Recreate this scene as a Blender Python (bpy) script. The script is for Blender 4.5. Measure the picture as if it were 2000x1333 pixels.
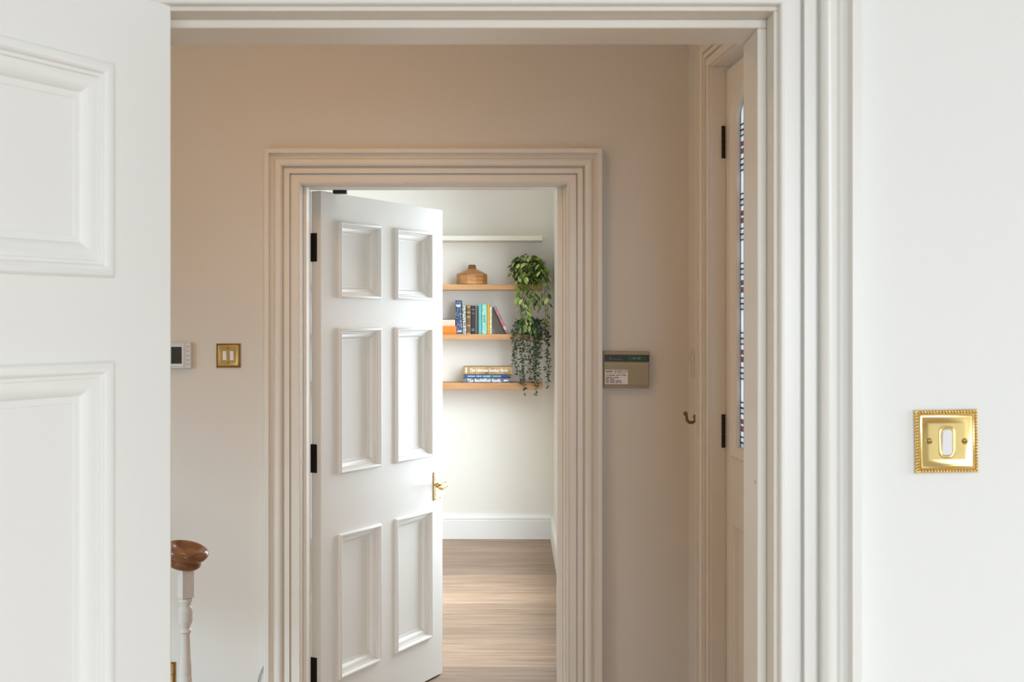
import bpy, bmesh, math, random
from mathutils import Matrix, Vector
random.seed(7)
for o in list(bpy.data.objects):
    bpy.data.objects.remove(o, do_unlink=True)
SC = bpy.context.scene
COL = SC.collection
PI = math.pi

# ------------------------------------------------------------------ camera
F = 2400.0            # focal length in pixels of the 2000 px wide frame
EYE = 1.55            # camera height
HOR = 625.0           # pixel row of the horizon
cam = bpy.data.cameras.new('camera')
cam.sensor_width = 36.0
cam.lens = 36.0 * F / 2000.0
cam.shift_y = (HOR - 666.5) / 2000.0
cam.clip_start = 0.05
cam.dof.use_dof = True
cam.dof.focus_distance = 4.8
cam.dof.aperture_fstop = 13.0
camo = bpy.data.objects.new('camera', cam)
COL.objects.link(camo)
camo.location = (0, 0, EYE)
camo.rotation_euler = (PI / 2, 0, 0)
SC.camera = camo

# ------------------------------------------------------------------ light and exposure
SC.view_settings.view_transform = 'Standard'
SC.view_settings.look = 'None'
SC.view_settings.gamma = 1.0
SC.view_settings.use_curve_mapping = False
SC.view_settings.exposure = 0.0
SC.cycles.use_denoising = True
SC.cycles.max_bounces = 10
SC.cycles.diffuse_bounces = 6
SC.cycles.sample_clamp_indirect = 6.0
w = bpy.data.worlds.new('sky'); SC.world = w; w.use_nodes = True
w.node_tree.nodes['Background'].inputs[0].default_value = (0.80, 0.90, 1.0, 1)
w.node_tree.nodes['Background'].inputs[1].default_value = 1.7

def area(name, loc, direction, sx, sy, power, color, spread=180):
    l = bpy.data.lights.new(name, 'AREA')
    l.shape = 'RECTANGLE'; l.size = sx; l.size_y = sy; l.energy = power; l.color = color
    l.spread = math.radians(spread)
    o = bpy.data.objects.new(name, l); COL.objects.link(o)
    o.location = loc
    o.rotation_euler = Vector(direction).to_track_quat('-Z', 'Z').to_euler()
    return o
DAY = (0.80, 0.91, 1.0)
# daylight falls in from the sky, so it slants down through the windows
area('window_light_near_room', (1.05, -6.62, 1.60), (-0.05, 1, -0.28), 3.2, 2.1, 100, DAY, 95)
area('window_light_near_room_side', (4.35, 0.0, 1.60), (-1, 0.10, -0.85), 2.0, 1.8, 50, DAY, 115)
area('window_light_far_room', (0.52, 6.63, 1.55), (-1, 0, -0.50), 2.1, 1.7, 150, DAY, 160)
area('hall_cool_fill', (-2.95, 1.70, 1.45), (0.35, 1, -1.10), 0.9, 1.5, 60, (0.56, 0.81, 1.0), 95)  # added cool fill, no known window here; brightens the left hall wall
area('hall_warm_fill', (-0.7, 3.1, 2.86), (0, 0, -1), 0.5, 0.5, 9.5, (1.0, 0.51, 0.16))  # added warm fill for the tan bounce light; no lamp known here

# ------------------------------------------------------------------ materials
def mat(name, col, rough=0.5, metal=0.0, noise=0.0, nscale=20, bump=0.0, bscale=60, spec=0.5, **kw):
    m = bpy.data.materials.new(name); m.use_nodes = True
    nt = m.node_tree; b = nt.nodes['Principled BSDF']
    b.inputs['Base Color'].default_value = (*col, 1)
    b.inputs['Roughness'].default_value = rough
    b.inputs['Metallic'].default_value = metal
    b.inputs['Specular IOR Level'].default_value = spec
    for k, v in kw.items():
        b.inputs[k.replace('_', ' ')].default_value = v
    tc = nt.nodes.new('ShaderNodeTexCoord')
    if noise:
        n = nt.nodes.new('ShaderNodeTexNoise'); n.inputs['Scale'].default_value = nscale; n.inputs['Detail'].default_value = 4
        nt.links.new(tc.outputs['Object'], n.inputs['Vector'])
        mx = nt.nodes.new('ShaderNodeMix'); mx.data_type = 'RGBA'
        mx.inputs[6].default_value = (*[c * (1 - noise) for c in col], 1)
        mx.inputs[7].default_value = (*[min(1, c * (1 + noise)) for c in col], 1)
        nt.links.new(n.outputs['Fac'], mx.inputs[0]); nt.links.new(mx.outputs[2], b.inputs['Base Color'])
    if bump:
        n2 = nt.nodes.new('ShaderNodeTexNoise'); n2.inputs['Scale'].default_value = bscale; n2.inputs['Detail'].default_value = 3
        nt.links.new(tc.outputs['Object'], n2.inputs['Vector'])
        bp = nt.nodes.new('ShaderNodeBump'); bp.inputs['Strength'].default_value = bump; bp.inputs['Distance'].default_value = 0.002
        nt.links.new(n2.outputs['Fac'], bp.inputs['Height']); nt.links.new(bp.outputs['Normal'], b.inputs['Normal'])
    return m

def wood(name, c1, c2, scale=(1, 12, 12), rough=0.45, rnd=0.0, wav=2.0):
    m = bpy.data.materials.new(name); m.use_nodes = True
    nt = m.node_tree; b = nt.nodes['Principled BSDF']; b.inputs['Roughness'].default_value = rough
    tc = nt.nodes.new('ShaderNodeTexCoord'); mp = nt.nodes.new('ShaderNodeMapping')
    mp.inputs['Scale'].default_value = scale
    oi = nt.nodes.new('ShaderNodeObjectInfo')
    add = nt.nodes.new('ShaderNodeVectorMath'); add.operation = 'MULTIPLY_ADD'
    nt.links.new(oi.outputs['Random'], add.inputs[0]); add.inputs[1].default_value = (37, 11, 5)
    nt.links.new(tc.outputs['Object'], mp.inputs['Vector']); nt.links.new(mp.outputs['Vector'], add.inputs[2])
    n = nt.nodes.new('ShaderNodeTexNoise'); n.inputs['Scale'].default_value = wav; n.inputs['Detail'].default_value = 6; n.inputs['Distortion'].default_value = 0.6
    nt.links.new(add.outputs[0], n.inputs['Vector'])
    r = nt.nodes.new('ShaderNodeValToRGB'); r.color_ramp.elements[0].position = 0.3; r.color_ramp.elements[1].position = 0.7
    r.color_ramp.elements[0].color = (*c1, 1); r.color_ramp.elements[1].color = (*c2, 1)
    nt.links.new(n.outputs['Fac'], r.inputs['Fac'])
    out = r.outputs['Color']
    if rnd:
        hs = nt.nodes.new('ShaderNodeHueSaturation')
        mr = nt.nodes.new('ShaderNodeMapRange'); mr.inputs[3].default_value = 1 - rnd; mr.inputs[4].default_value = 1 + rnd
        nt.links.new(oi.outputs['Random'], mr.inputs[0]); nt.links.new(mr.outputs[0], hs.inputs['Value'])
        nt.links.new(out, hs.inputs['Color']); out = hs.outputs['Color']
    nt.links.new(out, b.inputs['Base Color'])
    return m

def pattern(name, base, spots, scale=60, thr=0.45, rough=0.5, kind='voronoi'):
    """printed cover: blotches of the given colours on a base colour"""
    m = bpy.data.materials.new(name); m.use_nodes = True
    nt = m.node_tree; b = nt.nodes['Principled BSDF']; b.inputs['Roughness'].default_value = rough
    tc = nt.nodes.new('ShaderNodeTexCoord')
    if kind == 'voronoi':
        v = nt.nodes.new('ShaderNodeTexVoronoi'); v.inputs['Scale'].default_value = scale
        out = v.outputs['Distance']
    else:
        v = nt.nodes.new('ShaderNodeTexNoise'); v.inputs['Scale'].default_value = scale; v.inputs['Detail'].default_value = 2
        out = v.outputs['Fac']
    nt.links.new(tc.outputs['Object'], v.inputs['Vector'])
    r = nt.nodes.new('ShaderNodeValToRGB'); r.color_ramp.interpolation = 'CONSTANT'
    e = r.color_ramp.elements
    e[0].position = 0; e[0].color = (*spots[0], 1)
    e[1].position = thr; e[1].color = (*base, 1)
    for i, s in enumerate(spots[1:]):
        q = e.new(min(0.99, thr + 0.12 * (i + 1))); q.color = (*s, 1)
    nt.links.new(out, r.inputs['Fac']); nt.links.new(r.outputs['Color'], b.inputs['Base Color'])
    return m

def leafmat(name, dark, mid, light):
    m = bpy.data.materials.new(name); m.use_nodes = True
    nt = m.node_tree; b = nt.nodes['Principled BSDF']; b.inputs['Roughness'].default_value = 0.4
    oi = nt.nodes.new('ShaderNodeObjectInfo'); r = nt.nodes.new('ShaderNodeValToRGB')
    e = r.color_ramp.elements; e[0].color = (*dark, 1); e[1].color = (*light, 1)
    q = e.new(0.55); q.color = (*mid, 1)
    nt.links.new(oi.outputs['Random'], r.inputs['Fac']); nt.links.new(r.outputs['Color'], b.inputs['Base Color'])
    return m

M = {}
M['wall_near'] = mat('wall_paint_near_room', (0.82, 0.82, 0.80), 0.65, bump=0.12, bscale=45)
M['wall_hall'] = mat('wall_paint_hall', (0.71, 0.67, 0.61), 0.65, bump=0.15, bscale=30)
M['wall_far'] = mat('wall_paint_far_room', (0.835, 0.815, 0.755), 0.65, bump=0.1)
M['ceiling'] = mat('ceiling_paint', (0.80, 0.77, 0.72), 0.8, bump=0.05)
M['trim_near'] = mat('satin_trim_paint', (0.82, 0.805, 0.77), 0.32, bump=0.05, bscale=25)
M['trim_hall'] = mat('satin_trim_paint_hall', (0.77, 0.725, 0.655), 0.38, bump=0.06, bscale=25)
M['door'] = mat('door_gloss_paint', (0.82, 0.81, 0.78), 0.48, bump=0.06, bscale=18)
M['shelf_cream'] = mat('cream_shelf_paint', (0.78, 0.74, 0.64), 0.5)
M['trim_far'] = mat('skirting_paint', (0.84, 0.84, 0.82), 0.4)
M['plank'] = wood('limed_oak_planks', (0.21, 0.130, 0.08), (0.39, 0.275, 0.19), (1.1, 20, 20), 0.5, 0.20, 2.4)
M['floor'] = wood('oak_floor_hall', (0.36, 0.20, 0.10), (0.52, 0.32, 0.18), (0.9, 10, 10), 0.5, 0.0, 2)
M['carpet'] = wood('oak_floor_near', (0.40, 0.27, 0.17), (0.56, 0.40, 0.27), (0.9, 10, 10), 0.5, 0.0, 2)
M['brass'] = mat('polished_brass', (0.84, 0.64, 0.27), 0.20, 1.0, bump=0.02, bscale=40)
M['brass_dull'] = mat('aged_brass', (0.50, 0.33, 0.12), 0.34, 1.0, noise=0.15, nscale=60)
M['brass_dark'] = mat('dark_brass_rim', (0.40, 0.24, 0.08), 0.4, 1.0)
M['bronze'] = mat('bronze_hook', (0.26, 0.17, 0.09), 0.35, 1.0)
M['white_plastic'] = mat('white_plastic', (0.80, 0.81, 0.83), 0.3)
M['grey_plastic'] = mat('pale_grey_plastic', (0.66, 0.67, 0.68), 0.4)
M['lcd_dark'] = mat('dark_lcd', (0.025, 0.027, 0.026), 0.25)
M['lcd_ink'] = mat('lcd_ink', (0.012, 0.012, 0.012), 0.5)
M['screw'] = mat('screw_brass', (0.42, 0.27, 0.09), 0.3, 1.0)
M['screw_slot'] = mat('screw_slot', (0.05, 0.03, 0.015), 0.7)
M['black_iron'] = mat('black_iron_hinge', (0.012, 0.010, 0.009), 0.5, 0.3, noise=0.3)
M['alarm'] = mat('beige_alarm_plastic', (0.36, 0.30, 0.195), 0.5, noise=0.06, nscale=15)
M['alarm_edge'] = mat('beige_alarm_edge', (0.47, 0.41, 0.29), 0.45)
M['alarm_black'] = mat('alarm_black_strip', (0.018, 0.017, 0.016), 0.4)
M['alarm_green'] = mat('alarm_green_window', (0.035, 0.085, 0.05), 0.2)
M['alarm_digit'] = mat('alarm_digit', (0.08, 0.26, 0.12), 0.4)
M['alarm_mark'] = mat('alarm_mark', (0.13, 0.13, 0.12), 0.5)
M['sticker'] = mat('white_sticker', (0.80, 0.77, 0.74), 0.5)
M['plate_paint'] = mat('old_plate_paint', (0.60, 0.58, 0.50), 0.5)
M['ink'] = mat('black_ink', (0.02, 0.02, 0.022), 0.6)
M['ink_grey'] = mat('grey_ink', (0.22, 0.22, 0.22), 0.6)
M['oak'] = wood('oak_shelf', (0.44, 0.21, 0.075), (0.58, 0.32, 0.135), (1, 14, 14), 0.45, 0.04, 3)
M['mahogany'] = wood('polished_mahogany', (0.15, 0.062, 0.026), (0.34, 0.165, 0.080), (6, 6, 18), 0.2, 0, 3)
M['bowlwood'] = wood('turned_stave_wood', (0.27, 0.105, 0.025), (0.60, 0.30, 0.10), (4, 4, 60), 0.3, 0, 1.5)
M['bowlneck'] = wood('dark_stave_wood', (0.13, 0.05, 0.015), (0.30, 0.13, 0.045), (4, 4, 40), 0.25, 0, 1.5)
M['pages'] = mat('book_pages', (0.72, 0.66, 0.54), 0.8, noise=0.08, nscale=120)
M['pot'] = mat('dark_pot_glaze', (0.016, 0.013, 0.011), 0.35)
M['soil'] = mat('potting_soil', (0.02, 0.014, 0.01), 0.95)
M['leaf_big'] = leafmat('trailing_leaf', (0.055, 0.12, 0.018), (0.20, 0.35, 0.045), (0.60, 0.70, 0.24))
M['leaf_pale'] = leafmat('pale_ruscus_leaf', (0.05, 0.12, 0.03), (0.25, 0.38, 0.11), (0.55, 0.65, 0.32))
M['leaf_small'] = mat('small_dark_leaf', (0.045, 0.085, 0.045), 0.45, noise=0.6, nscale=40)
M['stem'] = mat('plant_stem', (0.10, 0.12, 0.035), 0.6)
M['lead'] = mat('lead_came', (0.03, 0.03, 0.035), 0.45, 0.6)
M['cable'] = mat('grey_cable', (0.30, 0.30, 0.29), 0.5)
def glassmat(name, col, rough, bscale=0):
    """obscure textured glass: scatters most of the daylight behind it"""
    m = mat(name, col, rough, 0.0, bump=0.9 if bscale else 0, bscale=bscale or 10)
    nt = m.node_tree; b = nt.nodes['Principled BSDF']; b.inputs['Transmission Weight'].default_value = 0.95; b.inputs['IOR'].default_value = 1.15
    t = nt.nodes.new('ShaderNodeBsdfTranslucent'); t.inputs['Color'].default_value = (*col, 1)
    mx = nt.nodes.new('ShaderNodeMixShader'); mx.inputs[0].default_value = 0.72
    nt.links.new(b.outputs[0], mx.inputs[1]); nt.links.new(t.outputs[0], mx.inputs[2])
    nt.links.new(mx.outputs[0], nt.nodes['Material Output'].inputs['Surface'])
    return m
M['glass_clear'] = glassmat('obscure_glass', (0.92, 0.95, 1.0), 0.35, 90)
M['glass_reed'] = glassmat('reeded_grey_glass', (0.52, 0.56, 0.60), 0.4, 160)
M['glass_blue'] = glassmat('pale_blue_glass', (0.78, 0.84, 0.92), 0.35, 90)
M['glass_red'] = glassmat('dark_red_glass', (0.40, 0.22, 0.24), 0.35, 60)

# ------------------------------------------------------------------ helpers
def at(x, y, Y):
    """photo pixel at depth Y -> point"""
    return Vector(((x - 1000) * Y / F, Y, EYE - (y - HOR) * Y / F))

def link(name, me, m, parent=None, smooth=False):
    o = bpy.data.objects.new(name, me); COL.objects.link(o)
    if m is not None and not me.materials: me.materials.append(m)
    if parent is not None: o.parent = parent
    if smooth:
        for p in me.polygons: p.use_smooth = True
    return o

def build(name, bm, m, parent=None, smooth=False, bevel=0, auto=None):
    bmesh.ops.recalc_face_normals(bm, faces=bm.faces)
    me = bpy.data.meshes.new(name); bm.to_mesh(me); bm.free()
    o = link(name, me, m, parent, smooth)
    if bevel:
        b = o.modifiers.new('bevel', 'BEVEL'); b.width = bevel; b.segments = 2; b.limit_method = 'ANGLE'; b.angle_limit = math.radians(40)
    if auto is not None:
        me.polygons.foreach_set('use_smooth', [True] * len(me.polygons))
        me.set_sharp_from_angle(angle=math.radians(auto))
    return o

def tag(o, label=None, cat=None, group=None, kind=None):
    if label: o['label'] = label
    if cat: o['category'] = cat
    if group: o['group'] = group
    if kind: o['kind'] = kind
    return o

def empty(name, mw=None):
    o = bpy.data.objects.new(name, None); COL.objects.link(o); o.empty_display_size = 0.05
    if mw is not None: o.matrix_world = mw
    return o

def frame(origin, xaxis, yaxis):
    x = Vector(xaxis).normalized(); y = Vector(yaxis).normalized(); z = x.cross(y)
    m = Matrix.Identity(4)
    for i in range(3):
        m[i][0], m[i][1], m[i][2], m[i][3] = x[i], y[i], z[i], origin[i]
    return m

def box(bm, x0, x1, y0, y1, z0, z1):
    vs = [bm.verts.new((x, y, z)) for x in (x0, x1) for y in (y0, y1) for z in (z0, z1)]
    for f in ((0, 1, 3, 2), (4, 6, 7, 5), (0, 4, 5, 1), (2, 3, 7, 6), (0, 2, 6, 4), (1, 5, 7, 3)):
        bm.faces.new([vs[i] for i in f])
    return vs

def boxo(name, dims, m, parent=None, bevel=0):
    bm = bmesh.new(); box(bm, *dims); return build(name, bm, m, parent, bevel=bevel)

def prism(bm, pts, y0, y1):
    """polygon in the xz plane extruded along y"""
    a = [bm.verts.new((p[0], y0, p[1])) for p in pts]; b = [bm.verts.new((p[0], y1, p[1])) for p in pts]
    bm.faces.new(a); bm.faces.new(b[::-1])
    n = len(pts)
    for i in range(n):
        bm.faces.new((a[i], a[(i + 1) % n], b[(i + 1) % n], b[i]))

def sweep(bm, path, prof, closed=False, yref=0.0, ysign=1.0):
    """path in the xz plane; profile (u to the left of travel, v along ysign*y). Mitred."""
    n = len(path); rings = []
    for i in range(n):
        p = Vector(path[i]);
        d0 = d1 = None
        if closed or i > 0: d0 = (p - Vector(path[i - 1])).normalized()
        if closed or i < n - 1: d1 = (Vector(path[(i + 1) % n]) - p).normalized()
        if d0 is None: d0 = d1
        if d1 is None: d1 = d0
        n0 = Vector((-d0.y, d0.x)); n1 = Vector((-d1.y, d1.x))
        mt = (n0 + n1); mt = mt / max(1e-6, mt.dot(n0)) if mt.length > 1e-6 else n0
        # mt has unit component along both side normals
        rings.append([bm.verts.new((p.x + mt.x * u, yref + ysign * v, p.y + mt.y * u)) for u, v in prof])
    m = len(prof)
    for i in range(n if closed else n - 1):
        a, b = rings[i], rings[(i + 1) % n]
        for j in range(m - 1):
            bm.faces.new((a[j], a[j + 1], b[j + 1], b[j]))
    if not closed:
        bm.faces.new(rings[0]); bm.faces.new(rings[-1][::-1])

def lathe(bm, prof, seg=24, cap=True, mtx=None, ph=0.0):
    rings = []
    for r, z in prof:
        ring = []
        for k in range(seg):
            a = 2 * PI * k / seg + ph
            v = Vector((r * math.cos(a), r * math.sin(a), z))
            if mtx is not None: v = mtx @ v
            ring.append(bm.verts.new(v))
        rings.append(ring)
    for a, b in zip(rings, rings[1:]):
        for k in range(seg):
            bm.faces.new((a[k], a[(k + 1) % seg], b[(k + 1) % seg], b[k]))
    if cap:
        bm.faces.new(rings[0][::-1]); bm.faces.new(rings[-1])

def tube(bm, pts, rad, seg=8, cap=True):
    pts = [Vector(p) for p in pts]; rings = []
    rr = rad if isinstance(rad, (list, tuple)) else [rad] * len(pts)
    up = Vector((0.13, 0.2, 0.97)).normalized()
    for i, p in enumerate(pts):
        d = (pts[min(i + 1, len(pts) - 1)] - pts[max(i - 1, 0)]).normalized()
        s = d.cross(up)
        if s.length < 0.05: s = d.cross(Vector((1, 0, 0)))
        s.normalize(); t = s.cross(d)
        rings.append([bm.verts.new(p + (s * math.cos(2 * PI * k / seg) + t * math.sin(2 * PI * k / seg)) * rr[i]) for k in range(seg)])
    for a, b in zip(rings, rings[1:]):
        for k in range(seg):
            bm.faces.new((a[k], a[(k + 1) % seg], b[(k + 1) % seg], b[k]))
    if cap:
        bm.faces.new(rings[0][::-1]); bm.faces.new(rings[-1])

def wall(name, length, height, thick, openings, mw, m, y0=None):
    """wall in local xz plane, front face at y=0, body behind at y<0; openings (x0,x1,z0,z1)"""
    xs = sorted({0.0, length, *[v for o in openings for v in o[:2]]})
    zs = sorted({0.0, height, *[v for o in openings for v in o[2:]]})
    inside = lambda x, z: any(o[0] < x < o[1] and o[2] < z < o[3] for o in openings)
    bm = bmesh.new(); vc = {}
    def V(i, k, s):
        if (i, k, s) not in vc: vc[(i, k, s)] = bm.verts.new((xs[i], -thick if s else 0.0, zs[k]))
        return vc[(i, k, s)]
    solid = [[not inside((xs[i] + xs[i + 1]) / 2, (zs[k] + zs[k + 1]) / 2) for k in range(len(zs) - 1)] for i in range(len(xs) - 1)]
    S = lambda i, k: 0 <= i < len(xs) - 1 and 0 <= k < len(zs) - 1 and solid[i][k]
    for i in range(len(xs) - 1):
        for k in range(len(zs) - 1):
            if not solid[i][k]: continue
            for s in (0, 1): bm.faces.new((V(i, k, s), V(i + 1, k, s), V(i + 1, k + 1, s), V(i, k + 1, s)))
            if not S(i - 1, k): bm.faces.new((V(i, k, 0), V(i, k + 1, 0), V(i, k + 1, 1), V(i, k, 1)))
            if not S(i + 1, k): bm.faces.new((V(i + 1, k, 0), V(i + 1, k + 1, 0), V(i + 1, k + 1, 1), V(i + 1, k, 1)))
            if not S(i, k - 1): bm.faces.new((V(i, k, 0), V(i + 1, k, 0), V(i + 1, k, 1), V(i, k, 1)))
            if not S(i, k + 1): bm.faces.new((V(i, k + 1, 0), V(i + 1, k + 1, 0), V(i + 1, k + 1, 1), V(i, k + 1, 1)))
    o = build(name, bm, m); o.matrix_world = mw
    return tag(o, kind='structure')

def textmesh(name, s, size, m, parent, mtx, depth=0.0004, width=None, bold=0.0):
    cu = bpy.data.curves.new(name, 'FONT'); cu.body = s; cu.size = size; cu.align_x = 'LEFT'; cu.align_y = 'CENTER'
    cu.resolution_u = 2; cu.extrude = depth; cu.offset = bold
    to = bpy.data.objects.new(name, cu); COL.objects.link(to)
    bpy.context.view_layer.update()
    dg = bpy.context.evaluated_depsgraph_get()
    me = bpy.data.meshes.new_from_object(to.evaluated_get(dg))
    bpy.data.objects.remove(to, do_unlink=True)
    if width:
        xs = [v.co.x for v in me.vertices]
        k = width / max(1e-6, max(xs) - min(xs)); x0 = min(xs)
        for v in me.vertices: v.co.x = (v.co.x - x0) * k
    me.transform(mtx)
    me.materials.clear()
    return link(name, me, m, parent)
def blocks(name, words, size, m, parent, mtx, width, depth=0.0003):
    """print too small to read in the photo: strokes in runs of the given word lengths"""
    total = sum(words) + len(words) - 1; cw = width / total; bm = bmesh.new(); x = 0.0; k = 0
    for wl in words:
        for i in range(wl):
            k += 1
            h = size * (.34, .26, .34, .30)[k % 4]
            vs = box(bm, x + cw * .12, x + cw * .80, -h, h, -depth, depth)
            x += cw
        x += cw
    bmesh.ops.transform(bm, matrix=mtx, verts=bm.verts)
    return build(name, bm, m, parent)
TXT = Matrix.Rotation(PI / 2, 4, 'X')        # text plane -> faces -y

# ------------------------------------------------------------------ depths of the three wall planes
YNB = -6.5                     # back wall of the camera room, with its window
YN = 1.711; TN = 0.15          # wall between camera room and hall
YH = 4.404; TH = 0.175         # wall between hall and far room
YB = 8.71                      # back wall of the far room
CEIL = 2.9
NL, NR, NHEAD = -0.520, 0.364, 1.980           # near opening
HL, HR, HHEAD = -0.754, 0.1945, 2.033          # far opening
RX = 0.290                                     # right wall of the far room
CX = at(1345, 0, YH).x                         # hall corner
SK = 0.079                                     # skew of the front wall

# ------------------------------------------------------------------ setting
I4 = Matrix.Identity(4)
def wallmw(x, y, dx, dy):            # local x along (dx,dy), local y = outward front normal (to the right turned -> toward viewer)
    d = Vector((dx, dy, 0)).normalized(); n = Vector((d.y, -d.x, 0))
    m = Matrix.Identity(4)
    for i in range(3): m[i][0], m[i][1], m[i][2] = d[i], n[i], (0, 0, 1)[i]
    m[0][3], m[1][3] = x, y
    return m
WN0 = -2.4
wall('wall_near', 4.2 - WN0, CEIL, TN, [(NL - WN0 - 0.02, NR - WN0 + 0.02, 0, NHEAD + 0.02)], wallmw(WN0, YN, 1, 0), M['wall_near'])
WH0 = -3.6
wall('wall_hall', CX + 0.3 - WH0, CEIL, TH, [(HL - WH0 - 0.02, HR - WH0 + 0.02, 0, HHEAD + 0.02)], wallmw(WH0, YH, 1, 0), M['wall_hall'])
wall('wall_back', RX + 4.3, CEIL, 0.2, [], wallmw(-4.0, YB, 1, 0), M['wall_far'])
# far room right wall with its window (front of the house)
wall('wall_far_right', YB - (YH + TH), CEIL, 0.32, [(YB - 7.75, YB - 5.55, 0.5, 2.4)], wallmw(RX, YB, 0, -1), M['wall_far'])
wall('wall_far_left', YB - (YH + TH), CEIL, 0.2, [], wallmw(-4.0, YH + TH, 0, 1), M['wall_far'])
# camera room
wall('wall_camera_back', 6.6, CEIL, 0.2, [(1.5, 4.8, 0.5, 2.7)], wallmw(4.2, YNB, -1, 0), M['wall_near'])
wall('wall_camera_right', YN - YNB, CEIL, 0.2, [(YN - 1.0, YN + 1.0, 0.6, 2.5)], wallmw(4.2, YN, 0, -1), M['wall_near'])
wall('wall_camera_left', YN - YNB, CEIL, 0.2, [], wallmw(-2.4, YNB, 0, 1), M['wall_near'])
wall('wall_hall_left', YH - YN - TN, CEIL, 0.2, [], wallmw(-3.6, YN + TN, 0, 1), M['wall_hall'])
wall('wall_hall_near_side', 1.2, CEIL, TN, [(0.2, 1.15, 0.45, 2.2)], wallmw(-2.4, YN + TN, -1, 0), M['wall_hall'])  # opening added to let the cool hall fill through
# front wall of the hall, slightly out of square
FW = wallmw(CX, YH, SK, -1)          # local x runs from the hall corner towards the camera, local y into the hall
def fw_x(px, n=0.0):
    """distance along the front wall that shows at pixel column px, n metres in front of its face"""
    t = (px - 1000) / F; d = FW.to_3x3() @ Vector((1, 0, 0)); nn = FW.to_3x3() @ Vector((0, 1, 0))
    ox, oy = CX + nn.x * n, YH + nn.y * n
    return (t * oy - ox) / (d.x - t * d.y)
def fw_z(px, py, n=0.0):
    a = fw_x(px, n); p = FW @ Vector((a, n, 0)); return EYE - (py - HOR) * p.y / F
FA = fw_x(1389.5)                       # reveal edge of the front door opening
FD_W = 0.90
REC = 0.050
FTOP = fw_z(1389, 131)
wall('wall_front', (YH - YN - TN) / 0.9969, CEIL, 0.26, [(FA - 0.0185, FA + FD_W + 0.0385, 0, FTOP + 0.0195)], FW, M['wall_hall'])
# floors and ceilings
tag(boxo('floor', (-3.8, 4.4, -6.7, YN + TN / 2, -0.1, 0), M['carpet']), kind='structure')
tag(boxo('floor_hall', (-3.8, 1.2, YN + TN / 2, YH + 0.05, -0.1, 0), M['floor']), kind='structure')
ff = tag(boxo('floor_far_room', (-4.0, RX, YH + 0.05, YB, -0.1, -0.012), M['floor']), kind='structure')
tag(boxo('ceiling', (-4.2, 4.4, -6.7, YB + 0.2, CEIL, CEIL + 0.1), M['ceiling']), kind='structure')
# planks of the far floor run across the view
edges = [YB - 0.022]
random.seed(3)
while edges[-1] > YH + TH + 0.05: edges.append(edges[-1] - 0.247)
meshes = {}
for r in range(len(edges) - 1):
    y1, y0 = edges[r], max(edges[r + 1], YH + 0.05)
    x = RX
    first = random.uniform(1.0, 2.3)
    while x > -4.0:
        L = first if x == RX else random.uniform(1.7, 2.3)
        x0 = max(-4.0, x - L)
        bm = bmesh.new(); g = 0.0012
        box(bm, 0, x - x0 - g, 0, y1 - y0 - g, -0.012, random.uniform(-0.0006, 0.0006))
        o = build('plank', bm, M['plank'], ff, bevel=0.0012); o.location = (x0, y0, 0)
        x = x0
# sash window in the far room's right wall
W0, W1_, WZ0, WZ1 = 5.55, 7.75, 0.5, 2.4
def bars(bm, y0, y1, z0, z1, t, x0, x1):
    for d in ((y0, y0 + t, z0, z1), (y1 - t, y1, z0, z1), (y0 + t, y1 - t, z0, z0 + t), (y0 + t, y1 - t, z1 - t, z1)): box(bm, x0, x1, *d)
bm = bmesh.new(); bars(bm, W0, W1_, WZ0, WZ1, .05, RX + .06, RX + .16)
wn = tag(build('window_1', bm, M['trim_far'], bevel=.002), 'white sash window in the room with the shelves', 'window', kind='structure')
for k in range(2):
    y0 = W0 + .05 + k * (W1_ - W0 - .1) / 2; y1 = y0 + (W1_ - W0 - .1) / 2
    for z0, z1, xo in ((WZ0 + .05, 1.46, .08), (1.42, WZ1 - .05, .115)):
        bm = bmesh.new(); bars(bm, y0, y1, z0, z1, .04, RX + xo, RX + xo + .03); build('sash', bm, M['trim_far'], wn, bevel=.002)
boxo('window_sill', (RX - .004, RX + .07, W0 + .001, W1_ - .001, WZ0 - .03, WZ0 + .002), M['trim_far'], wn, .004)
# skirting
SKIRT = [(0, 0), (0, 0.020), (0.128, 0.020), (0.131, 0.017), (0.136, 0.017), (0.139, 0.020), (0.150, 0.019), (0.160, 0.013), (0.164, 0.007), (0.174, 0.006), (0.174, 0)]
def skirting(name, length, mw, m):
    bm = bmesh.new()
    a = [bm.verts.new((0, v, u)) for u, v in SKIRT]; b = [bm.verts.new((length, v, u)) for u, v in SKIRT]
    for i in range(len(SKIRT)): 
        j = (i + 1) % len(SKIRT); bm.faces.new((a[i], a[j], b[j], b[i]))
    bm.faces.new(a); bm.faces.new(b[::-1])
    o = build(name, bm, m); o.matrix_world = mw; return tag(o, kind='structure')
skirting('baseboard_back', RX + 4.0, wallmw(-4.0, YB, 1, 0), M['trim_far'])
skirting('baseboard_far_right', YB - 0.02 - YH - TH - 0.16, wallmw(RX, YB - 0.02, 0, -1), M['trim_far'])
skirting('baseboard_hall_left', HL - 0.135 + 3.6, wallmw(-3.6, YH, 1, 0), M['trim_hall'])
skirting('baseboard_hall_right', CX - HR - 0.135, wallmw(HR + 0.135, YH, 1, 0), M['trim_hall'])
skirting('baseboard_near_right', 4.2 - NR - 0.12, wallmw(NR + 0.12, YN, 1, 0), M['trim_near'])

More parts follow.
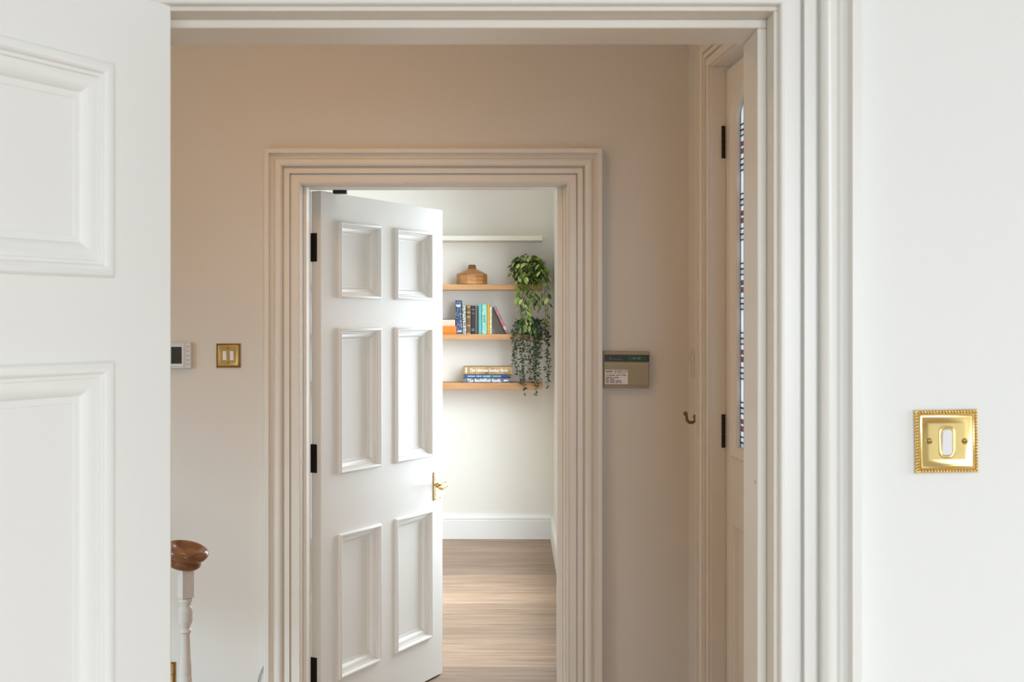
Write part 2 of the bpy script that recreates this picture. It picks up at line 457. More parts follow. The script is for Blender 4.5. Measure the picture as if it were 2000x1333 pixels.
# architraves ---------------------------------------------------------
ARCH = [(0, 0), (0, .0135), (.002, .0158), (.0045, .0155), (.006, .0135), (.0265, .0135), (.0270, .0060), (.0305, .0060), (.0315, .0195),
        (.046, .0195), (.0465, .0095), (.0515, .0095), (.0525, .0225), (.056, .0275), (.061, .0305), (.067, .0312), (.0715, .0298), (.075, .026),
        (.079, .0195), (.084, .0185), (.0885, .0225), (.091, .032), (.091, .036), (.103, .036), (.1045, .0350), (.106, .033), (.106, 0)]
def architrave(name, x0, x1, ztop, m, mw, k=1.0, off=0.005, kv=1.0, label=None):
    bm = bmesh.new()
    # travel up the left side, along the head, down the right: outward is to the left of travel
    sweep(bm, [(x0 - off, 0), (x0 - off, ztop + off), (x1 + off, ztop + off), (x1 + off, 0)], [(u * k, v * kv) for u, v in ARCH], False, 0.0, 1.0)
    o = build(name, bm, m, auto=28); o.matrix_world = mw
    return tag(o, kind='structure')
def uframe(bm, x0, x1, zt, t, y0, y1):
    """lining of an opening: two posts and a head, thickness t outward"""
    box(bm, x0 - t, x0, y0, y1, 0, zt); box(bm, x1, x1 + t, y0, y1, 0, zt); box(bm, x0 - t, x1 + t, y0, y1, zt, zt + t)
def ustop(bm, x0, x1, zt, tl, tr, th, y0, y1):
    box(bm, x0, x0 + tl, y0, y1, 0, zt - th); box(bm, x1 - tr, x1, y0, y1, 0, zt - th); box(bm, x0, x1, y0, y1, zt - th, zt)

mwN = wallmw(0, YN, 1, 0)                       # local y points to the camera
t1 = architrave('trim_1', NL, NR, NHEAD, M['trim_near'], mwN, 1.02, 0.006, 1.15)
bm = bmesh.new(); uframe(bm, NL, NR, NHEAD, 0.02, -TN, 0.0015); build('door_lining', bm, M['trim_hall'], t1, bevel=0.0015)  # darker hall trim colour puts the jamb's warm shade into the lining
bm = bmesh.new(); ustop(bm, NL, NR, NHEAD, 0.004, 0.0135, 0.013, -TN, -0.044); build('door_stop', bm, M['trim_hall'], t1, bevel=0.002)  # stop toned down the same way, shade carried by the colour
tag(t1, 'white moulded architrave of the doorway beside the single brass switch', 'trim')
bm = bmesh.new(); lathe(bm, [(0.0, 0), (0.0024, 0), (0.0024, 0.0006), (0, 0.0006)], 10, False, Matrix.Translation((NR - 0.0135, -0.06, at(0, 942, YN + 0.06).z)) @ Matrix.Rotation(-PI / 2, 4, 'Y')); build('paint_chip', bm, M['oak'], t1)

mwH = wallmw(0, YH, 1, 0)
t2 = architrave('trim_2', HL, HR, HHEAD, M['trim_hall'], mwH, 1.18, 0.003, 1.15)
bm = bmesh.new(); uframe(bm, HL, HR, HHEAD, 0.02, -TH, 0.0015); build('door_lining', bm, M['trim_hall'], t2, bevel=0.002)
bm = bmesh.new(); ustop(bm, HL, HR, HHEAD, 0.0125, 0.010, 0.003, -TH + 0.05, -0.03)
build('door_stop', bm, M['trim_hall'], t2, bevel=0.002)
bm = bmesh.new(); box(bm, HR - 0.030, HR - 0.010, -TH + 0.048, -0.052, 0, HHEAD - 0.003); build('door_stop', bm, M['trim_hall'], t2, bevel=0.002)
for z, u in ((1033, .033), (995, .03), (1059, .034), (1103, .032), (1222, .033), (940, .033), (815, .030), (872, .034)):
    bm = bmesh.new(); p = at(0, z, YH).z
    lathe(bm, [(0.0, 0), (0.0017, 0), (0.0017, 0.0005)], 8, False, Matrix.Translation((HR + u * 1.18 + 0.004, 0.0206, p)) @ Matrix.Rotation(-PI / 2, 4, 'X')); build('nail_hole', bm, M['screw_slot'], t2)
bm = bmesh.new(); p = at(1006, 293, YH - 0.035); box(bm, p.x - 0.001, p.x + 0.001, 0.0372, 0.0384, p.z - 0.006, p.z + 0.007); build('paint_crack', bm, M['screw_slot'], t2)
p = at(650, 372, YH + TH); q = at(677, 378, YH + TH)
boxo('bracket', (p.x, q.x, -TH - 0.03, -TH + 0.004, q.z, p.z + 0.03), M['black_iron'], t2, 0.002)
tag(t2, 'cream moulded architrave round the doorway with the six-panel door', 'trim')

t3 = architrave('trim_3', FA, FA + FD_W + 0.02, FTOP, M['trim_hall'], FW, 1.0, 0.004, 0.8)
bm = bmesh.new(); uframe(bm, FA + 0.001, FA + FD_W + 0.019, FTOP, 0.02, -0.13, 0.001); build('door_lining', bm, M['trim_hall'], t3, bevel=0.0015)
tag(t3, 'cream architrave round the front door with stained glass', 'trim')
# far side casing of the far doorway, plain
bm = bmesh.new(); uframe(bm, HL - 0.01, HR + 0.01, HHEAD + 0.01, 0.085, 0, 0.02)
t4 = tag(build('trim_4', bm, M['trim_far'], bevel=0.003), 'plain casing on the far-room side of the six-panel door', 'trim', kind='structure')
t4.matrix_world = Matrix.Translation((0, YH + TH, 0))

# ------------------------------------------------------------------ panelled doors
MOULD = [(-.004, 0), (-.004, .005), (-.001, .0085), (.004, .0098), (.008, .0085), (.0112, .0045), (.0120, .0005), (.0165, .0005), (.0172, -.0035),
         (.021, -.0030), (.028, -.0050), (.0345, -.0090), (.0375, -.0125), (.0385, -.0150), (.0470, -.0158), (.0478, -.0185), (.050, -.0185)]
def panelled_door(name, w, h, th, cols, rows, mw, m, kv=1.0, z0=0.008):
    """local x from the hinge edge, visible face at y=0 and the leaf behind it at y<0; rows/cols are the panel openings"""
    ops = [(c0, c1, r0, r1) for c0, c1 in cols for r0, r1 in rows]
    d = wall(name, w, h, th, ops, Matrix.Identity(4), m)
    for v in d.data.vertices: v.co.z += 0
    d.matrix_world = mw @ Matrix.Translation((0, 0, z0))
    b = d.modifiers.new('bevel', 'BEVEL'); b.width = 0.0018; b.segments = 2; b.limit_method = 'ANGLE'; b.angle_limit = math.radians(40)
    for (c0, c1, r0, r1) in ops:
        bm = bmesh.new(); box(bm, c0 - 0.001, c1 + 0.001, -th + 0.018, -0.0175 * kv, r0 - 0.001, r1 + 0.001)
        pn = build('panel', bm, m, d)
        bm = bmesh.new()
        sweep(bm, [(c0, r0), (c1, r0), (c1, r1), (c0, r1)], [(u, v * kv) for u, v in MOULD], True, 0.0, 1.0)
        build('moulding', bm, m, pn, auto=30)
        bm = bmesh.new()
        sweep(bm, [(c0, r0), (c1, r0), (c1, r1), (c0, r1)], [(0, 0), (.004, -.004), (.012, -.012), (.014, -.018), (0, -.018)], True, -th, -1.0)
        build('moulding', bm, m, pn, auto=30)
    return d

# near door, standing open towards the camera room: hinge edge at pixel column 333
ND = Vector((-0.447, -0.894, 0)).normalized(); NN = Vector((0.894, -0.447, 0)).normalized()
bc = Vector((-0.4575, 1.649, 0))
def doorframe(corner, d, n):
    m = Matrix.Identity(4)
    for i in range(3): m[i][0], m[i][1], m[i][2], m[i][3] = d[i], n[i], (0, 0, 1)[i], corner[i]
    return m
mwD1 = doorframe(bc, ND, NN)
def on_door(px, py, corner, d):
    t = (px - 1000) / F
    s = (t * corner.y - corner.x) / (d.x - t * d.y)
    Y = corner.y + s * d.y
    return s, EYE - (py - HOR) * Y / F
s1, zt = on_door(218, 124, bc, ND); _, zb = on_door(218, 543, bc, ND); _, zl = on_door(218, 705, bc, ND)
_, dtop = on_door(333, 11, bc, ND)
W1 = 0.865; st = s1 + 0.004; mun = 0.115
pw = (W1 - 2 * st - mun) / 2
d1 = panelled_door('door_1', W1, dtop - 0.008, 0.046,
                   [(st, st + pw), (st + pw + mun, st + 2 * pw + mun)],
                   [(0.20, 0.70), (0.93, zl - 0.012), (zb - 0.004, zt - 0.012)], mwD1, M['door'], 0.75)
tag(d1, 'off-white panelled door standing open beside the near doorway', 'door')
for z in (0.25, 1.05, 1.72):
    bm = bmesh.new(); lathe(bm, [(0, 0), (0.006, 0), (0.006, 0.1), (0, 0.1)], 10, False, Matrix.Translation((-0.001, -0.052, z))); build('hinge', bm, M['brass_dull'], d1)
# handle of the near door, out on its free stile
bm = bmesh.new(); box(bm, W1 - 0.08, W1 - 0.035, 0.0, 0.004, 0.80, 0.92); hp = build('handle_plate', bm, M['brass'], d1, bevel=0.002)
bm = bmesh.new(); tube(bm, [(W1 - 0.058, 0.004, 0.87), (W1 - 0.058, 0.045, 0.87), (W1 - 0.066, 0.052, 0.87), (W1 - 0.14, 0.052, 0.868)], [0.008, 0.008, 0.009, 0.007], 10); build('lever', bm, M['brass'], hp, smooth=True)

# far six-panel door, hung on the far room side and half open into the far room
TD = 0.045
xvp = 2190.0
dd = Vector(((xvp - 1000) / F, 1.0, 0)).normalized(); dn = Vector((dd.y, -dd.x, 0))
piv = Vector((HL + 0.005, YH + TH - 0.008, 0))
# hall-side hinge corner must show at column 627
hc = Vector(((627 - 1000) / F * (YH + TH - 0.028), YH + TH - 0.028, 0))
mwD2 = doorframe(hc, dd, dn)
W2, _ = on_door(864.5, 600, hc, dd)
c = [on_door(x, 600, hc, dd)[0] for x in (660, 741.5, 771, 841.5)]
zz = lambda px, py: on_door(px, py, hc, dd)[1]
R = [(zz(660, 1329), zz(660, 1045)), (zz(660, 928), zz(660, 641)), (zz(660, 583), zz(660, 431))]
top2 = zz(627, 372.5)
d2 = panelled_door('door_2', W2, top2 - 0.008, TD, [(c[0] + .004, c[1] - .004), (c[2] + .004, c[3] - .004)],
                   [(a - 0.008 + .004, b - 0.008 - .004) for a, b in R], mwD2, M['door'], 1.35)
tag(d2, 'white six-panel door half open into the room with the shelves', 'door')
for py0, py1 in ((455, 511), (869, 925), (1287, 1340)):
    za, zb2 = (EYE - (p - HOR) * hc.y / F - 0.008 for p in (py1, py0))
    bm = bmesh.new(); box(bm, -0.0022, 0.002, -TD + 0.001, -0.018, za, zb2); hg = build('hinge', bm, M['black_iron'], d2, bevel=0.0008)
    bm = bmesh.new(); lathe(bm, [(0.0045, za), (0.0045, zb2)], 10, True, Matrix.Translation((-0.004, -TD - 0.002, 0))); build('hinge_pin', bm, M['black_iron'], hg)
# lever handle on a long plate
hs, hz = on_door(852.5, 949, hc, dd); hz -= 0.008
hh = 0.062
bm = bmesh.new(); box(bm, hs - 0.029, hs + 0.029, 0.0, 0.005, hz - hh, hz + hh); box(bm, hs - 0.022, hs + 0.022, 0.004, 0.0075, hz - hh + .014, hz + hh - .014)
hp = build('handle_plate', bm, M['brass'], d2, bevel=0.002); hp['label'] = 'polished brass handle plate'
for sx in (-1, 1):
    for sz in (-1, 1):
        bm = bmesh.new(); lathe(bm, [(0.0035, 0), (0.003, 0.0012), (0.0005, 0.0016)], 8, True, Matrix.Translation((hs + sx * .022, .005, hz + sz * (hh - .007))) @ Matrix.Rotation(-PI / 2, 4, 'X')); build('screw', bm, M['screw_slot'], hp)
bm = bmesh.new()
lathe(bm, [(0.0135, 0.004), (0.013, 0.012), (0.009, 0.016)], 14, True, Matrix.Translation((hs, 0, hz + .002)) @ Matrix.Rotation(-PI / 2, 4, 'X'))
tube(bm, [(hs, .012, hz + .002), (hs, .030, hz + .003), (hs - .001, .043, hz + .007), (hs - .010, .052, hz + .009), (hs - .028, .054, hz + .005), (hs - .050, .053, hz - .002), (hs - .066, .053, hz + .001), (hs - .072, .053, hz + .004)],
     [.006, .006, .009, .0115, .010, .0085, .0075, .004], 12)
lv = build('lever', bm, M['brass'], hp, smooth=True)

# ------------------------------------------------------------------ front door with leaded glass
mwF = FW @ Matrix.Translation((FA + 0.004, -REC, 0))
fx = lambda px: fw_x(px, -REC) - FA - 0.004
gl = fx(1430.5)                                   # outer edge of the glazing moulding
gb = fw_z(1430.5, 890, -REC); gs = fw_z(1430.5, 226, -REC)
gw = FD_W - 2 * gl
FDH = FTOP - 0.012
rise = 0.105
arch = []
for k in range(17):
    a = PI * k / 16
    arch.append((gl + gw / 2 + gw / 2 * math.cos(a), gs + rise * math.sin(a)))
bm = bmesh.new(); T3 = 0.045
pz = fw_z(1430.5, 1027, -REC)
lw = 0.30; lm = FD_W - 2 * lw
prism(bm, [(0, 0.01), (gl, 0.01), (gl, FDH), (0, FDH)], -T3, 0)
prism(bm, [(FD_W - gl, 0.01), (FD_W, 0.01), (FD_W, FDH), (FD_W - gl, FDH)], -T3, 0)
prism(bm, [(gl, 0.01), (FD_W - gl, 0.01), (FD_W - gl, 0.22), (gl, 0.22)], -T3, 0)
prism(bm, [(gl, pz), (FD_W - gl, pz), (FD_W - gl, gb), (gl, gb)], -T3, 0)
prism(bm, [(FD_W / 2 - .05, 0.22), (FD_W / 2 + .05, 0.22), (FD_W / 2 + .05, pz), (FD_W / 2 - .05, pz)], -T3, 0)
for pa, pb in zip(arch, arch[1:]): prism(bm, [pa, (pa[0], FDH), (pb[0], FDH), pb], -T3, 0)
d3 = build('door_3', bm, M['trim_hall']); d3.matrix_world = mwF
tag(d3, 'cream front door with a tall arched stained glass panel', 'door', kind='structure')
for x0, x1 in ((gl, FD_W / 2 - .05), (FD_W / 2 + .05, FD_W - gl)):
    bm = bmesh.new(); box(bm, x0 - .001, x1 + .001, -.032, -.018, .219, pz + .001); pn = build('panel', bm, M['trim_hall'], d3)
    bm = bmesh.new(); sweep(bm, [(x0, .22), (x1, .22), (x1, pz), (x0, pz)], [(0, -.001), (.006, -.006), (.012, -.016), (.014, -.019)], True); build('moulding', bm, M['trim_hall'], pn)
path = [(gl, gb), (FD_W - gl, gb)] + arch[0:17]
clean = [path[0]]
for p in path[1:]:
    if (Vector(p) - Vector(clean[-1])).length > 1e-4: clean.append(p)
bm = bmesh.new(); sweep(bm, clean, [(-.002, 0), (-.002, .007), (.003, .010), (.008, .009), (.012, .004), (.018, .002), (.028, -.006), (.030, -.016)], True)
gm = build('glazing_moulding', bm, M['trim_hall'], d3, auto=35)
bm = bmesh.new(); sweep(bm, clean, [(0, 0), (.0, .008), (.02, .0), (.028, -.012)], True, -T3, -1); build('glazing_moulding', bm, M['trim_hall'], d3, auto=35)
# leaded light: bands of small panes between taller ones
g0 = gl + 0.027; g1 = FD_W - gl - 0.027; GY = -0.022
ztop_at = lambda x: gs + rise * math.sqrt(max(0, 1 - ((x - gl - gw / 2) / (gw / 2)) ** 2)) - 0.026
ncol = [0, .044, .100, .100 + (g1 - g0 - .2) / 3, .100 + 2 * (g1 - g0 - .2) / 3, g1 - g0 - .100, g1 - g0 - .044, g1 - g0]
period = 68.5 / F * (FW @ Vector((FA + .15, 0, 0))).y
zb0 = gb + 0.027
lead = bmesh.new()
def came(x0, z0, x1, z1, wd=0.0018):
    d = Vector((x1 - x0, z1 - z0)); n = Vector((-d.y, d.x)).normalized() * wd
    prism(lead, [(x0 + n.x, z0 + n.y), (x0 - n.x, z0 - n.y), (x1 - n.x, z1 - n.y), (x1 + n.x, z1 + n.y)], GY - .004, GY + .004)
def pane(x0, x1, z0, z1, m):
    t0, t1 = ztop_at(x0), ztop_at(x1)
    if z0 >= max(t0, t1): return
    pts = [(x0, z0), (x1, z0), (x1, min(z1, max(z0 + .0005, t1))), (x0, min(z1, max(z0 + .0005, t0)))]
    bm = bmesh.new(); prism(bm, pts, GY - .0015, GY + .0015); build('glass_pane', bm, m, d3)
rows = []; z = zb0
while z < gs + rise:
    rows.append((z, z + .036, True)); rows.append((z + .036, z + period, False)); z += period
for ri, (za, zc, band) in enumerate(rows):
    for ci in range(7):
        x0, x1 = g0 + ncol[ci], g0 + ncol[ci + 1]
        edge = ci in (1, 5); border = ci in (0, 6)
        if band:
            zm = (za + zc) / 2
            pane(x0, x1, za, zm, M['glass_blue'] if border else M['glass_clear']); pane(x0, x1, zm, zc, M['glass_clear'])
            if zc < ztop_at(x0 + .001) + .02 or zc < ztop_at(x1 - .001):
                k = 0.007 if edge else 0.0
                came(x0, za, x1, za + k * .6); came(x0, zm, x1, zm, .0024); came(x0, zc, x1, zc - k * .6)
        else:
            mt = M['glass_reed'] if edge else M['glass_clear']
            if border and (ri // 2) % 2 == 0:
                zq = (za + zc) / 2
                pane(x0, x1, za, za + .018, M['glass_clear']); pane(x0 + .006, x1 - .014, za + .018, za + .034, M['glass_red']); pane(x0, x1, za + .036, zc - .034, M['glass_clear'])
                pane(x0 + .006, x1 - .014, zc - .032, zc - .018, M['glass_red']); pane(x0, x1, zc - .018, zc, M['glass_clear'])
            else:
                pane(x0, x1, za, zc, mt)
for xc in ncol[1:-1]:
    came(g0 + xc, zb0 - .01, g0 + xc, ztop_at(g0 + xc) + .01)
came(g0, zb0, g1, zb0)
build('lead_came', lead, M['lead'], d3)
for a, b in ((243, 307), (811, 877), (1500, 1560)):
    za, zc = (fw_z(1412, q, -.03) for q in (b, a))
    bm = bmesh.new(); box(bm, -.0115, -.003, 0.006, 0.017, za, zc); hg = build('hinge', bm, M['black_iron'], d3, bevel=.001)
    for k in range(5):
        zq = za + (zc - za) * (k + .5) / 5
        bm = bmesh.new(); lathe(bm, [(0.0058, zq - (zc - za) * .098), (0.0068, zq - (zc - za) * .092), (0.0068, zq + (zc - za) * .092), (0.0058, zq + (zc - za) * .098)], 10, True, Matrix.Translation((-.004, .010, 0))); build('hinge_knuckle', bm, M['black_iron'], hg)

# ------------------------------------------------------------------ brass plates
def rope_plate(name, s, mplate, mrim, n=21, curved=True):
    """wall plate centred on the origin, facing +y (local), size s; returns an Empty with its parts"""
    e = empty(name)
    h = s / 2
    boxo('back_plate', (-h + .001, h - .001, 0, .0026, -h + .001, h - .001), M['brass_dark'], e)
    g = .0056; hi = h - g
    prof = [(0, .002), (0, .0050), (.0012, .0064), (.0030, .0070), (.0052, .0066), (.0068, .0058), (.014, .0056), (.022, .0055)]
    bm = bmesh.new()
    sweep(bm, [(-hi, -hi), (hi, -hi), (hi, hi), (-hi, hi)], prof, True)
    k = hi - .022
    f = [bm.verts.new((x * k, .0055, z * k)) for x, z in ((-1, -1), (1, -1), (1, 1), (-1, 1))]; bm.faces.new(f)
    bmesh.ops.remove_doubles(bm, verts=bm.verts, dist=1e-5)
    build('plate', bm, mplate, e, auto=40)
    bm = bmesh.new(); step = s / n
    for side in range(4):
        rot = Matrix.Rotation(side * PI / 2, 4, 'Y')
        for i in range(n):
            mt = rot @ Matrix.Translation((-h + step * (i + .5), .0036, -h + .0030)) @ Matrix.Rotation(math.radians(28), 4, 'Y') @ Matrix.Diagonal((step * .37, .0032, .0034, 1))
            bmesh.ops.create_icosphere(bm, subdivisions=2, radius=1.0, matrix=mt)
    build('rope_edge', bm, mrim, e, smooth=True)
    return e
def plate_screw(e, x, z, y=.0056):
    bm = bmesh.new(); lathe(bm, [(0.0042, 0), (0.0040, .0012), (0.0030, .0020), (0.0010, .0024)], 12, True, Matrix.Translation((x, y, z)) @ Matrix.Rotation(-PI / 2, 4, 'X'))
    sc = build('screw', bm, M['screw'], e, smooth=True)
    boxo('screw_slot', (x - .0034, x + .0034, y + .0018, y + .0027, z - .0006, z + .0006), M['screw_slot'], sc)
def rrect(hx, hz, r, n=5):
    pts = []
    for cx, cz, a0 in ((hx - r, -hz + r, -90), (hx - r, hz - r, 0), (-hx + r, hz - r, 90), (-hx + r, -hz + r, 180)):
        for i in range(n + 1):
            a = math.radians(a0 + 90 * i / n); pts.append((cx + r * math.cos(a), cz + r * math.sin(a)))
    return pts
def rocker(e, x, z, hx, hz, y=.0056, surround=True, rnd=None):
    r = rnd or 0.001
    if surround:
        bm = bmesh.new()
        sweep(bm, rrect(hx + .0045, hz + .0045, r + .004)[::-1], [(0, 0), (-.0012, .0009), (-.003, .0010), (-.0044, -.0004)], True)
        rim = build('rocker_surround', bm, M['brass'], e, smooth=True); rim.location = (x, y, z)
    bm = bmesh.new()
    pts = rrect(hx, hz, r); n = len(pts)
    a = [bm.verts.new((p[0], -.001, p[1])) for p in pts]
    b = [bm.verts.new((p[0] * .9, .0012 + .0022 * (p[1] / hz), p[1] * .97)) for p in pts]
    bm.faces.new(a); bm.faces.new(b[::-1])
    for i in range(n): bm.faces.new((a[i], a[(i + 1) % n], b[(i + 1) % n], b[i]))
    o = build('rocker', bm, M['white_plastic'], e); o.location = (x, y + .0012, z)
    return o
# single switch in the camera room
p = at(1846.5, 862, YN)
sw = rope_plate('light_switch', 0.0885, M['brass'], M['brass'], 21)
sw.matrix_world = Matrix.Translation((p.x, YN - .0003, p.z)) @ Matrix.Rotation(PI, 4, 'Z') @ Matrix.Rotation(math.radians(1.0), 4, 'Y')
rocker(sw, 0.000, -.001, .0072, .0182, rnd=.0055)
plate_screw(sw, .0245, .001); plate_screw(sw, -.0245, .000)
tag(sw, 'polished brass rope-edged switch with one white rocker beside the architrave', 'light switch')
# double switch on the hall wall
p = at(446.5, 695, YH)
sw = rope_plate('light_switch', 0.0875, M['brass_dull'], M['brass_dark'], 21)
sw.matrix_world = Matrix.Translation((p.x, YH - .0003, p.z)) @ Matrix.Rotation(PI, 4, 'Z')
rocker(sw, .0127, 0, .0066, .0165, surround=False); rocker(sw, -.0127, 0, .0066, .0165, surround=False)
plate_screw(sw, 0, .0265); plate_screw(sw, 0, -.0245)
tag(sw, 'dull brass switch with two white rockers on the hall wall', 'light switch')
# socket low on the hall wall, mostly hidden by the open door
p = at(343, 1293, YH); s = 0.0875
so = rope_plate('wall_socket', s, M['brass_dull'], M['brass_dark'], 21)
so.matrix_world = Matrix.Translation((p.x - s / 2, YH - .0003, p.z - s / 2)) @ Matrix.Rotation(PI, 4, 'Z')
ins = boxo('insert', (-.025, .025, .004, .0085, -.026, .026), M['white_plastic'], so, .001)
for x, z, hx, hz2 in ((0, .012, .002, .005), (-.011, -.010, .004, .0018), (.011, -.010, .004, .0018)):
    boxo('pin_hole', (x - hx, x + hx, .0082, .0088, z - hz2, z + hz2), M['lcd_dark'], ins)
plate_screw(so, .033, 0); plate_screw(so, -.033, 0)
tag(so, 'brass wall socket with white insert low behind the baluster', 'socket')

# thermostat ---------------------------------------------------------
p0 = at(308, 720, YH); p1 = at(376, 669, YH)
th = empty('thermostat', Matrix.Translation((p0.x, YH, p0.z)))
tw, thh = p1.x - p0.x, p1.z - p0.z
bm = bmesh.new(); box(bm, 0, tw, -.022, .0004, 0, thh); build('body', bm, M['grey_plastic'], th, bevel=.003)
sx0 = at(318, 0, YH).x - p0.x; sx1 = at(358.5, 0, YH).x - p0.x
sz0 = at(0, 710.5, YH).z - p0.z; sz1 = at(0, 677.5, YH).z - p0.z
bm = bmesh.new(); box(bm, sx0 - .011, sx1 + .006, -.0245, -.021, sz0 - .008, sz1 + .004); build('bezel', bm, M['white_plastic'], th, bevel=.001)
scn = boxo('screen', (sx0, sx1, -.0252, -.023, sz0, sz1), M['lcd_dark'], th)
bm = bmesh.new(); prism(bm, [((sx0 + sx1) / 2 + .004 + .017 * math.cos(a), (sz0 + sz1) / 2 + .003 + .013 * math.sin(a)) for a in [2 * PI * k / 20 for k in range(20)]], -.0255, -.0250); build('dial_mark', bm, M['lcd_ink'], scn)
bx = at(364.5, 0, YH).x - p0.x
boxo('seam', (bx - .0005, bx + .0003, -.0224, -.0218, .002, thh - .002), M['ink_grey'], th)
for k in range(5):
    z = thh * (.16 + .17 * k)
    boxo('button', (bx + .006, bx + .013, -.0228, -.0215, z - .0012, z + .0012), M['ink_grey'], th)
tag(th, 'white wall thermostat with a dark screen on the hall wall', 'thermostat')

# alarm panel ---------------------------------------------------------
q0 = at(1177.5, 758, YH - .03); q1 = at(1268, 686, YH - .03)
al = empty('alarm_keypad', Matrix.Translation((q0.x, YH, q0.z)) @ Matrix.Rotation(math.radians(0.7), 4, 'Y'))
aw, ah = q1.x - q0.x, q1.z - q0.z
AL = lambda px, py: ((px - 1177.5) / 90.5 * aw, (758 - py) / 72 * ah)
bm = bmesh.new(); box(bm, 0, aw, -.026, .0006, 0, ah); build('body', bm, M['alarm'], al, bevel=.003)
x0, z0 = AL(1180, 706.2); x1, z1 = AL(1267.7, 693)
st_ = boxo('display_strip', (x0, x1, -.0285, -.025, z0, z1), M['alarm_black'], al, .0006)
gx0, gz0 = AL(1225.5, 704); gx1, gz1 = AL(1261, 695)
gn = boxo('display_window', (gx0, gx1, -.0290, -.0283, gz0, gz1), M['alarm_green'], st_)
blocks('digits', (2, 2), .0120, M['alarm_digit'], gn, Matrix.Translation((gx0 + .016, -.0293, (gz0 + gz1) / 2)) @ TXT, .030)
mx0, mz0 = AL(1188, 702.6); mx1, mz1 = AL(1215, 696)
bm = bmesh.new(); prism(bm, [(mx0, mz0), (mx1, mz0 - .0008), (mx1, mz0 + .0018), (mx0 + .006, mz0 + .003), (mx0 + .010, mz0 + .009), (mx0 + .006, mz0 + .009)], -.0290, -.0284); build('swoosh_mark', bm, M['alarm_mark'], st_)
lx0, lz0 = AL(1180, 752); lx1, lz1 = AL(1266.5, 709.5)
fl = bmesh.new(); box(fl, lx0, lx1, -.0300, -.025, lz0, lz1); flap = build('flap', fl, M['alarm'], al, bevel=.0012)
boxo('flap_edge', (lx0, lx1, -.0306, -.0290, lz1 - .0022, lz1), M['alarm_edge'], flap, .0004)
kx0, kz0 = AL(1181.3, 750.5); kx1, kz1 = AL(1226, 722.5)
stk = boxo('sticker', (kx0, kx1, -.0304, -.0299, kz0, kz1), M['sticker'], flap)
kw = kx1 - kx0; kh = kz1 - kz0
for i, (s, fx0, fw_, fz, sz, mm) in enumerate((((7,), .03, .31, .89, .0078, 'ink'), ('SECURITY LTD', .40, .58, .89, .0078, 'ink'), ((9, 3, 10), .03, .84, .77, .0046, 'ink_grey'), ((2, 8, 4, 2, 4), .05, .87, .62, .0060, 'ink'),
                                         ((8, 1, 5), .03, .57, .46, .0066, 'ink'), ((3, 1, 6), .03, .40, .345, .0066, 'ink'), ((4, 5, 7), .03, .69, .225, .0066, 'ink'), ((4, 6, 4, 3), .03, .72, .11, .0060, 'ink'))):
    mtl = Matrix.Translation((kx0 + fx0 * kw, -.0306, kz0 + fz * kh)) @ TXT
    if isinstance(s, str): textmesh('lettering', s, sz, M[mm], stk, mtl, .0001, fw_ * kw, .00018)
    else: blocks('lettering', s, sz, M[mm], stk, mtl, fw_ * kw, .0001)
tag(al, 'beige alarm keypad with green display and white sticker on the hall wall', 'alarm keypad')

# small plate and coat hook on the strip of front wall beside the corner
a0 = fw_x(1349.5, .006); a1 = fw_x(1358.5, .006)
z0 = fw_z(1354, 735, .006); z1 = fw_z(1354, 682, .006)
pl = empty('bell_push_plate', FW @ Matrix.Translation(((a0 + a1) / 2, 0, (z0 + z1) / 2)))
hw, hh2 = (a1 - a0) / 2, (z1 - z0) / 2
bm = bmesh.new(); prism(bm, rrect(hw, hh2, .006), -.0005, .008); build('plate', bm, M['plate_paint'], pl, bevel=.001)
bm = bmesh.new(); lathe(bm, [(0.010, 0), (0.010, .004), (0.006, .006)], 16, True, Matrix.Translation((0, .008, .01)) @ Matrix.Rotation(-PI / 2, 4, 'X')); build('key_cover', bm, M['trim_hall'], pl)
bm = bmesh.new(); box(bm, -.002, .002, .0125, .0145, .001, .019); build('slot', bm, M['ink_grey'], pl)
tag(pl, 'narrow painted wall plate above the coat hook beside the front door', 'wall plate')
ha = fw_x(1358.5, .012); hz0 = fw_z(1356, 817, .02)
hk = empty('coat_hook', FW @ Matrix.Translation((ha, 0.0, hz0)))
# the hook stands on the outer edge band of the front door architrave
base_y = 0.0
bm = bmesh.new(); lathe(bm, [(0.015, -.0004), (0.015, .003), (0.0105, .007), (0.007, .012)], 14, True, Matrix.Translation((0, base_y, 0)) @ Matrix.Rotation(-PI / 2, 4, 'X')); build('rose', bm, M['bronze'], hk, smooth=True)
bm = bmesh.new(); pts = []
for k in range(11):
    a = PI * k / 10
    pts.append((0, base_y + .012 + .0155 * (1 - math.cos(a)) , -.003 - .014 * math.sin(a)))
pts = [(0, base_y + .006, 0)] + pts + [(0, base_y + .044, .006), (0, base_y + .047, .011)]
tube(bm, pts, [.0062] * 3 + [.0052] * (len(pts) - 4) + [.0055], 10); build('prong', bm, M['bronze'], hk, smooth=True)
bm = bmesh.new(); bmesh.ops.create_uvsphere(bm, u_segments=12, v_segments=8, radius=.0080, matrix=Matrix.Translation((0, base_y + .0475, .014))); build('tip', bm, M['bronze'], hk, smooth=True)
bm = bmesh.new(); bmesh.ops.create_uvsphere(bm, u_segments=12, v_segments=8, radius=.0085, matrix=Matrix.Translation((0, base_y + .013, .003))); build('boss', bm, M['bronze'], hk, smooth=True)
tag(hk, 'small bronze coat hook with a ball tip beside the front door', 'coat hook')

# cable by the architrave
bm = bmesh.new()
pts = [at(x, y, YH - .006) for x, y in ((517, 1300), (512.5, 1308), (508, 1318), (505, 1330), (503.5, 1350), (505, 1380), (512, 1420))]
tube(bm, pts, .0022, 8)
tag(build('cable', bm, M['cable'], smooth=True), 'thin grey cable curving down the wall beside the cream architrave', 'cable')

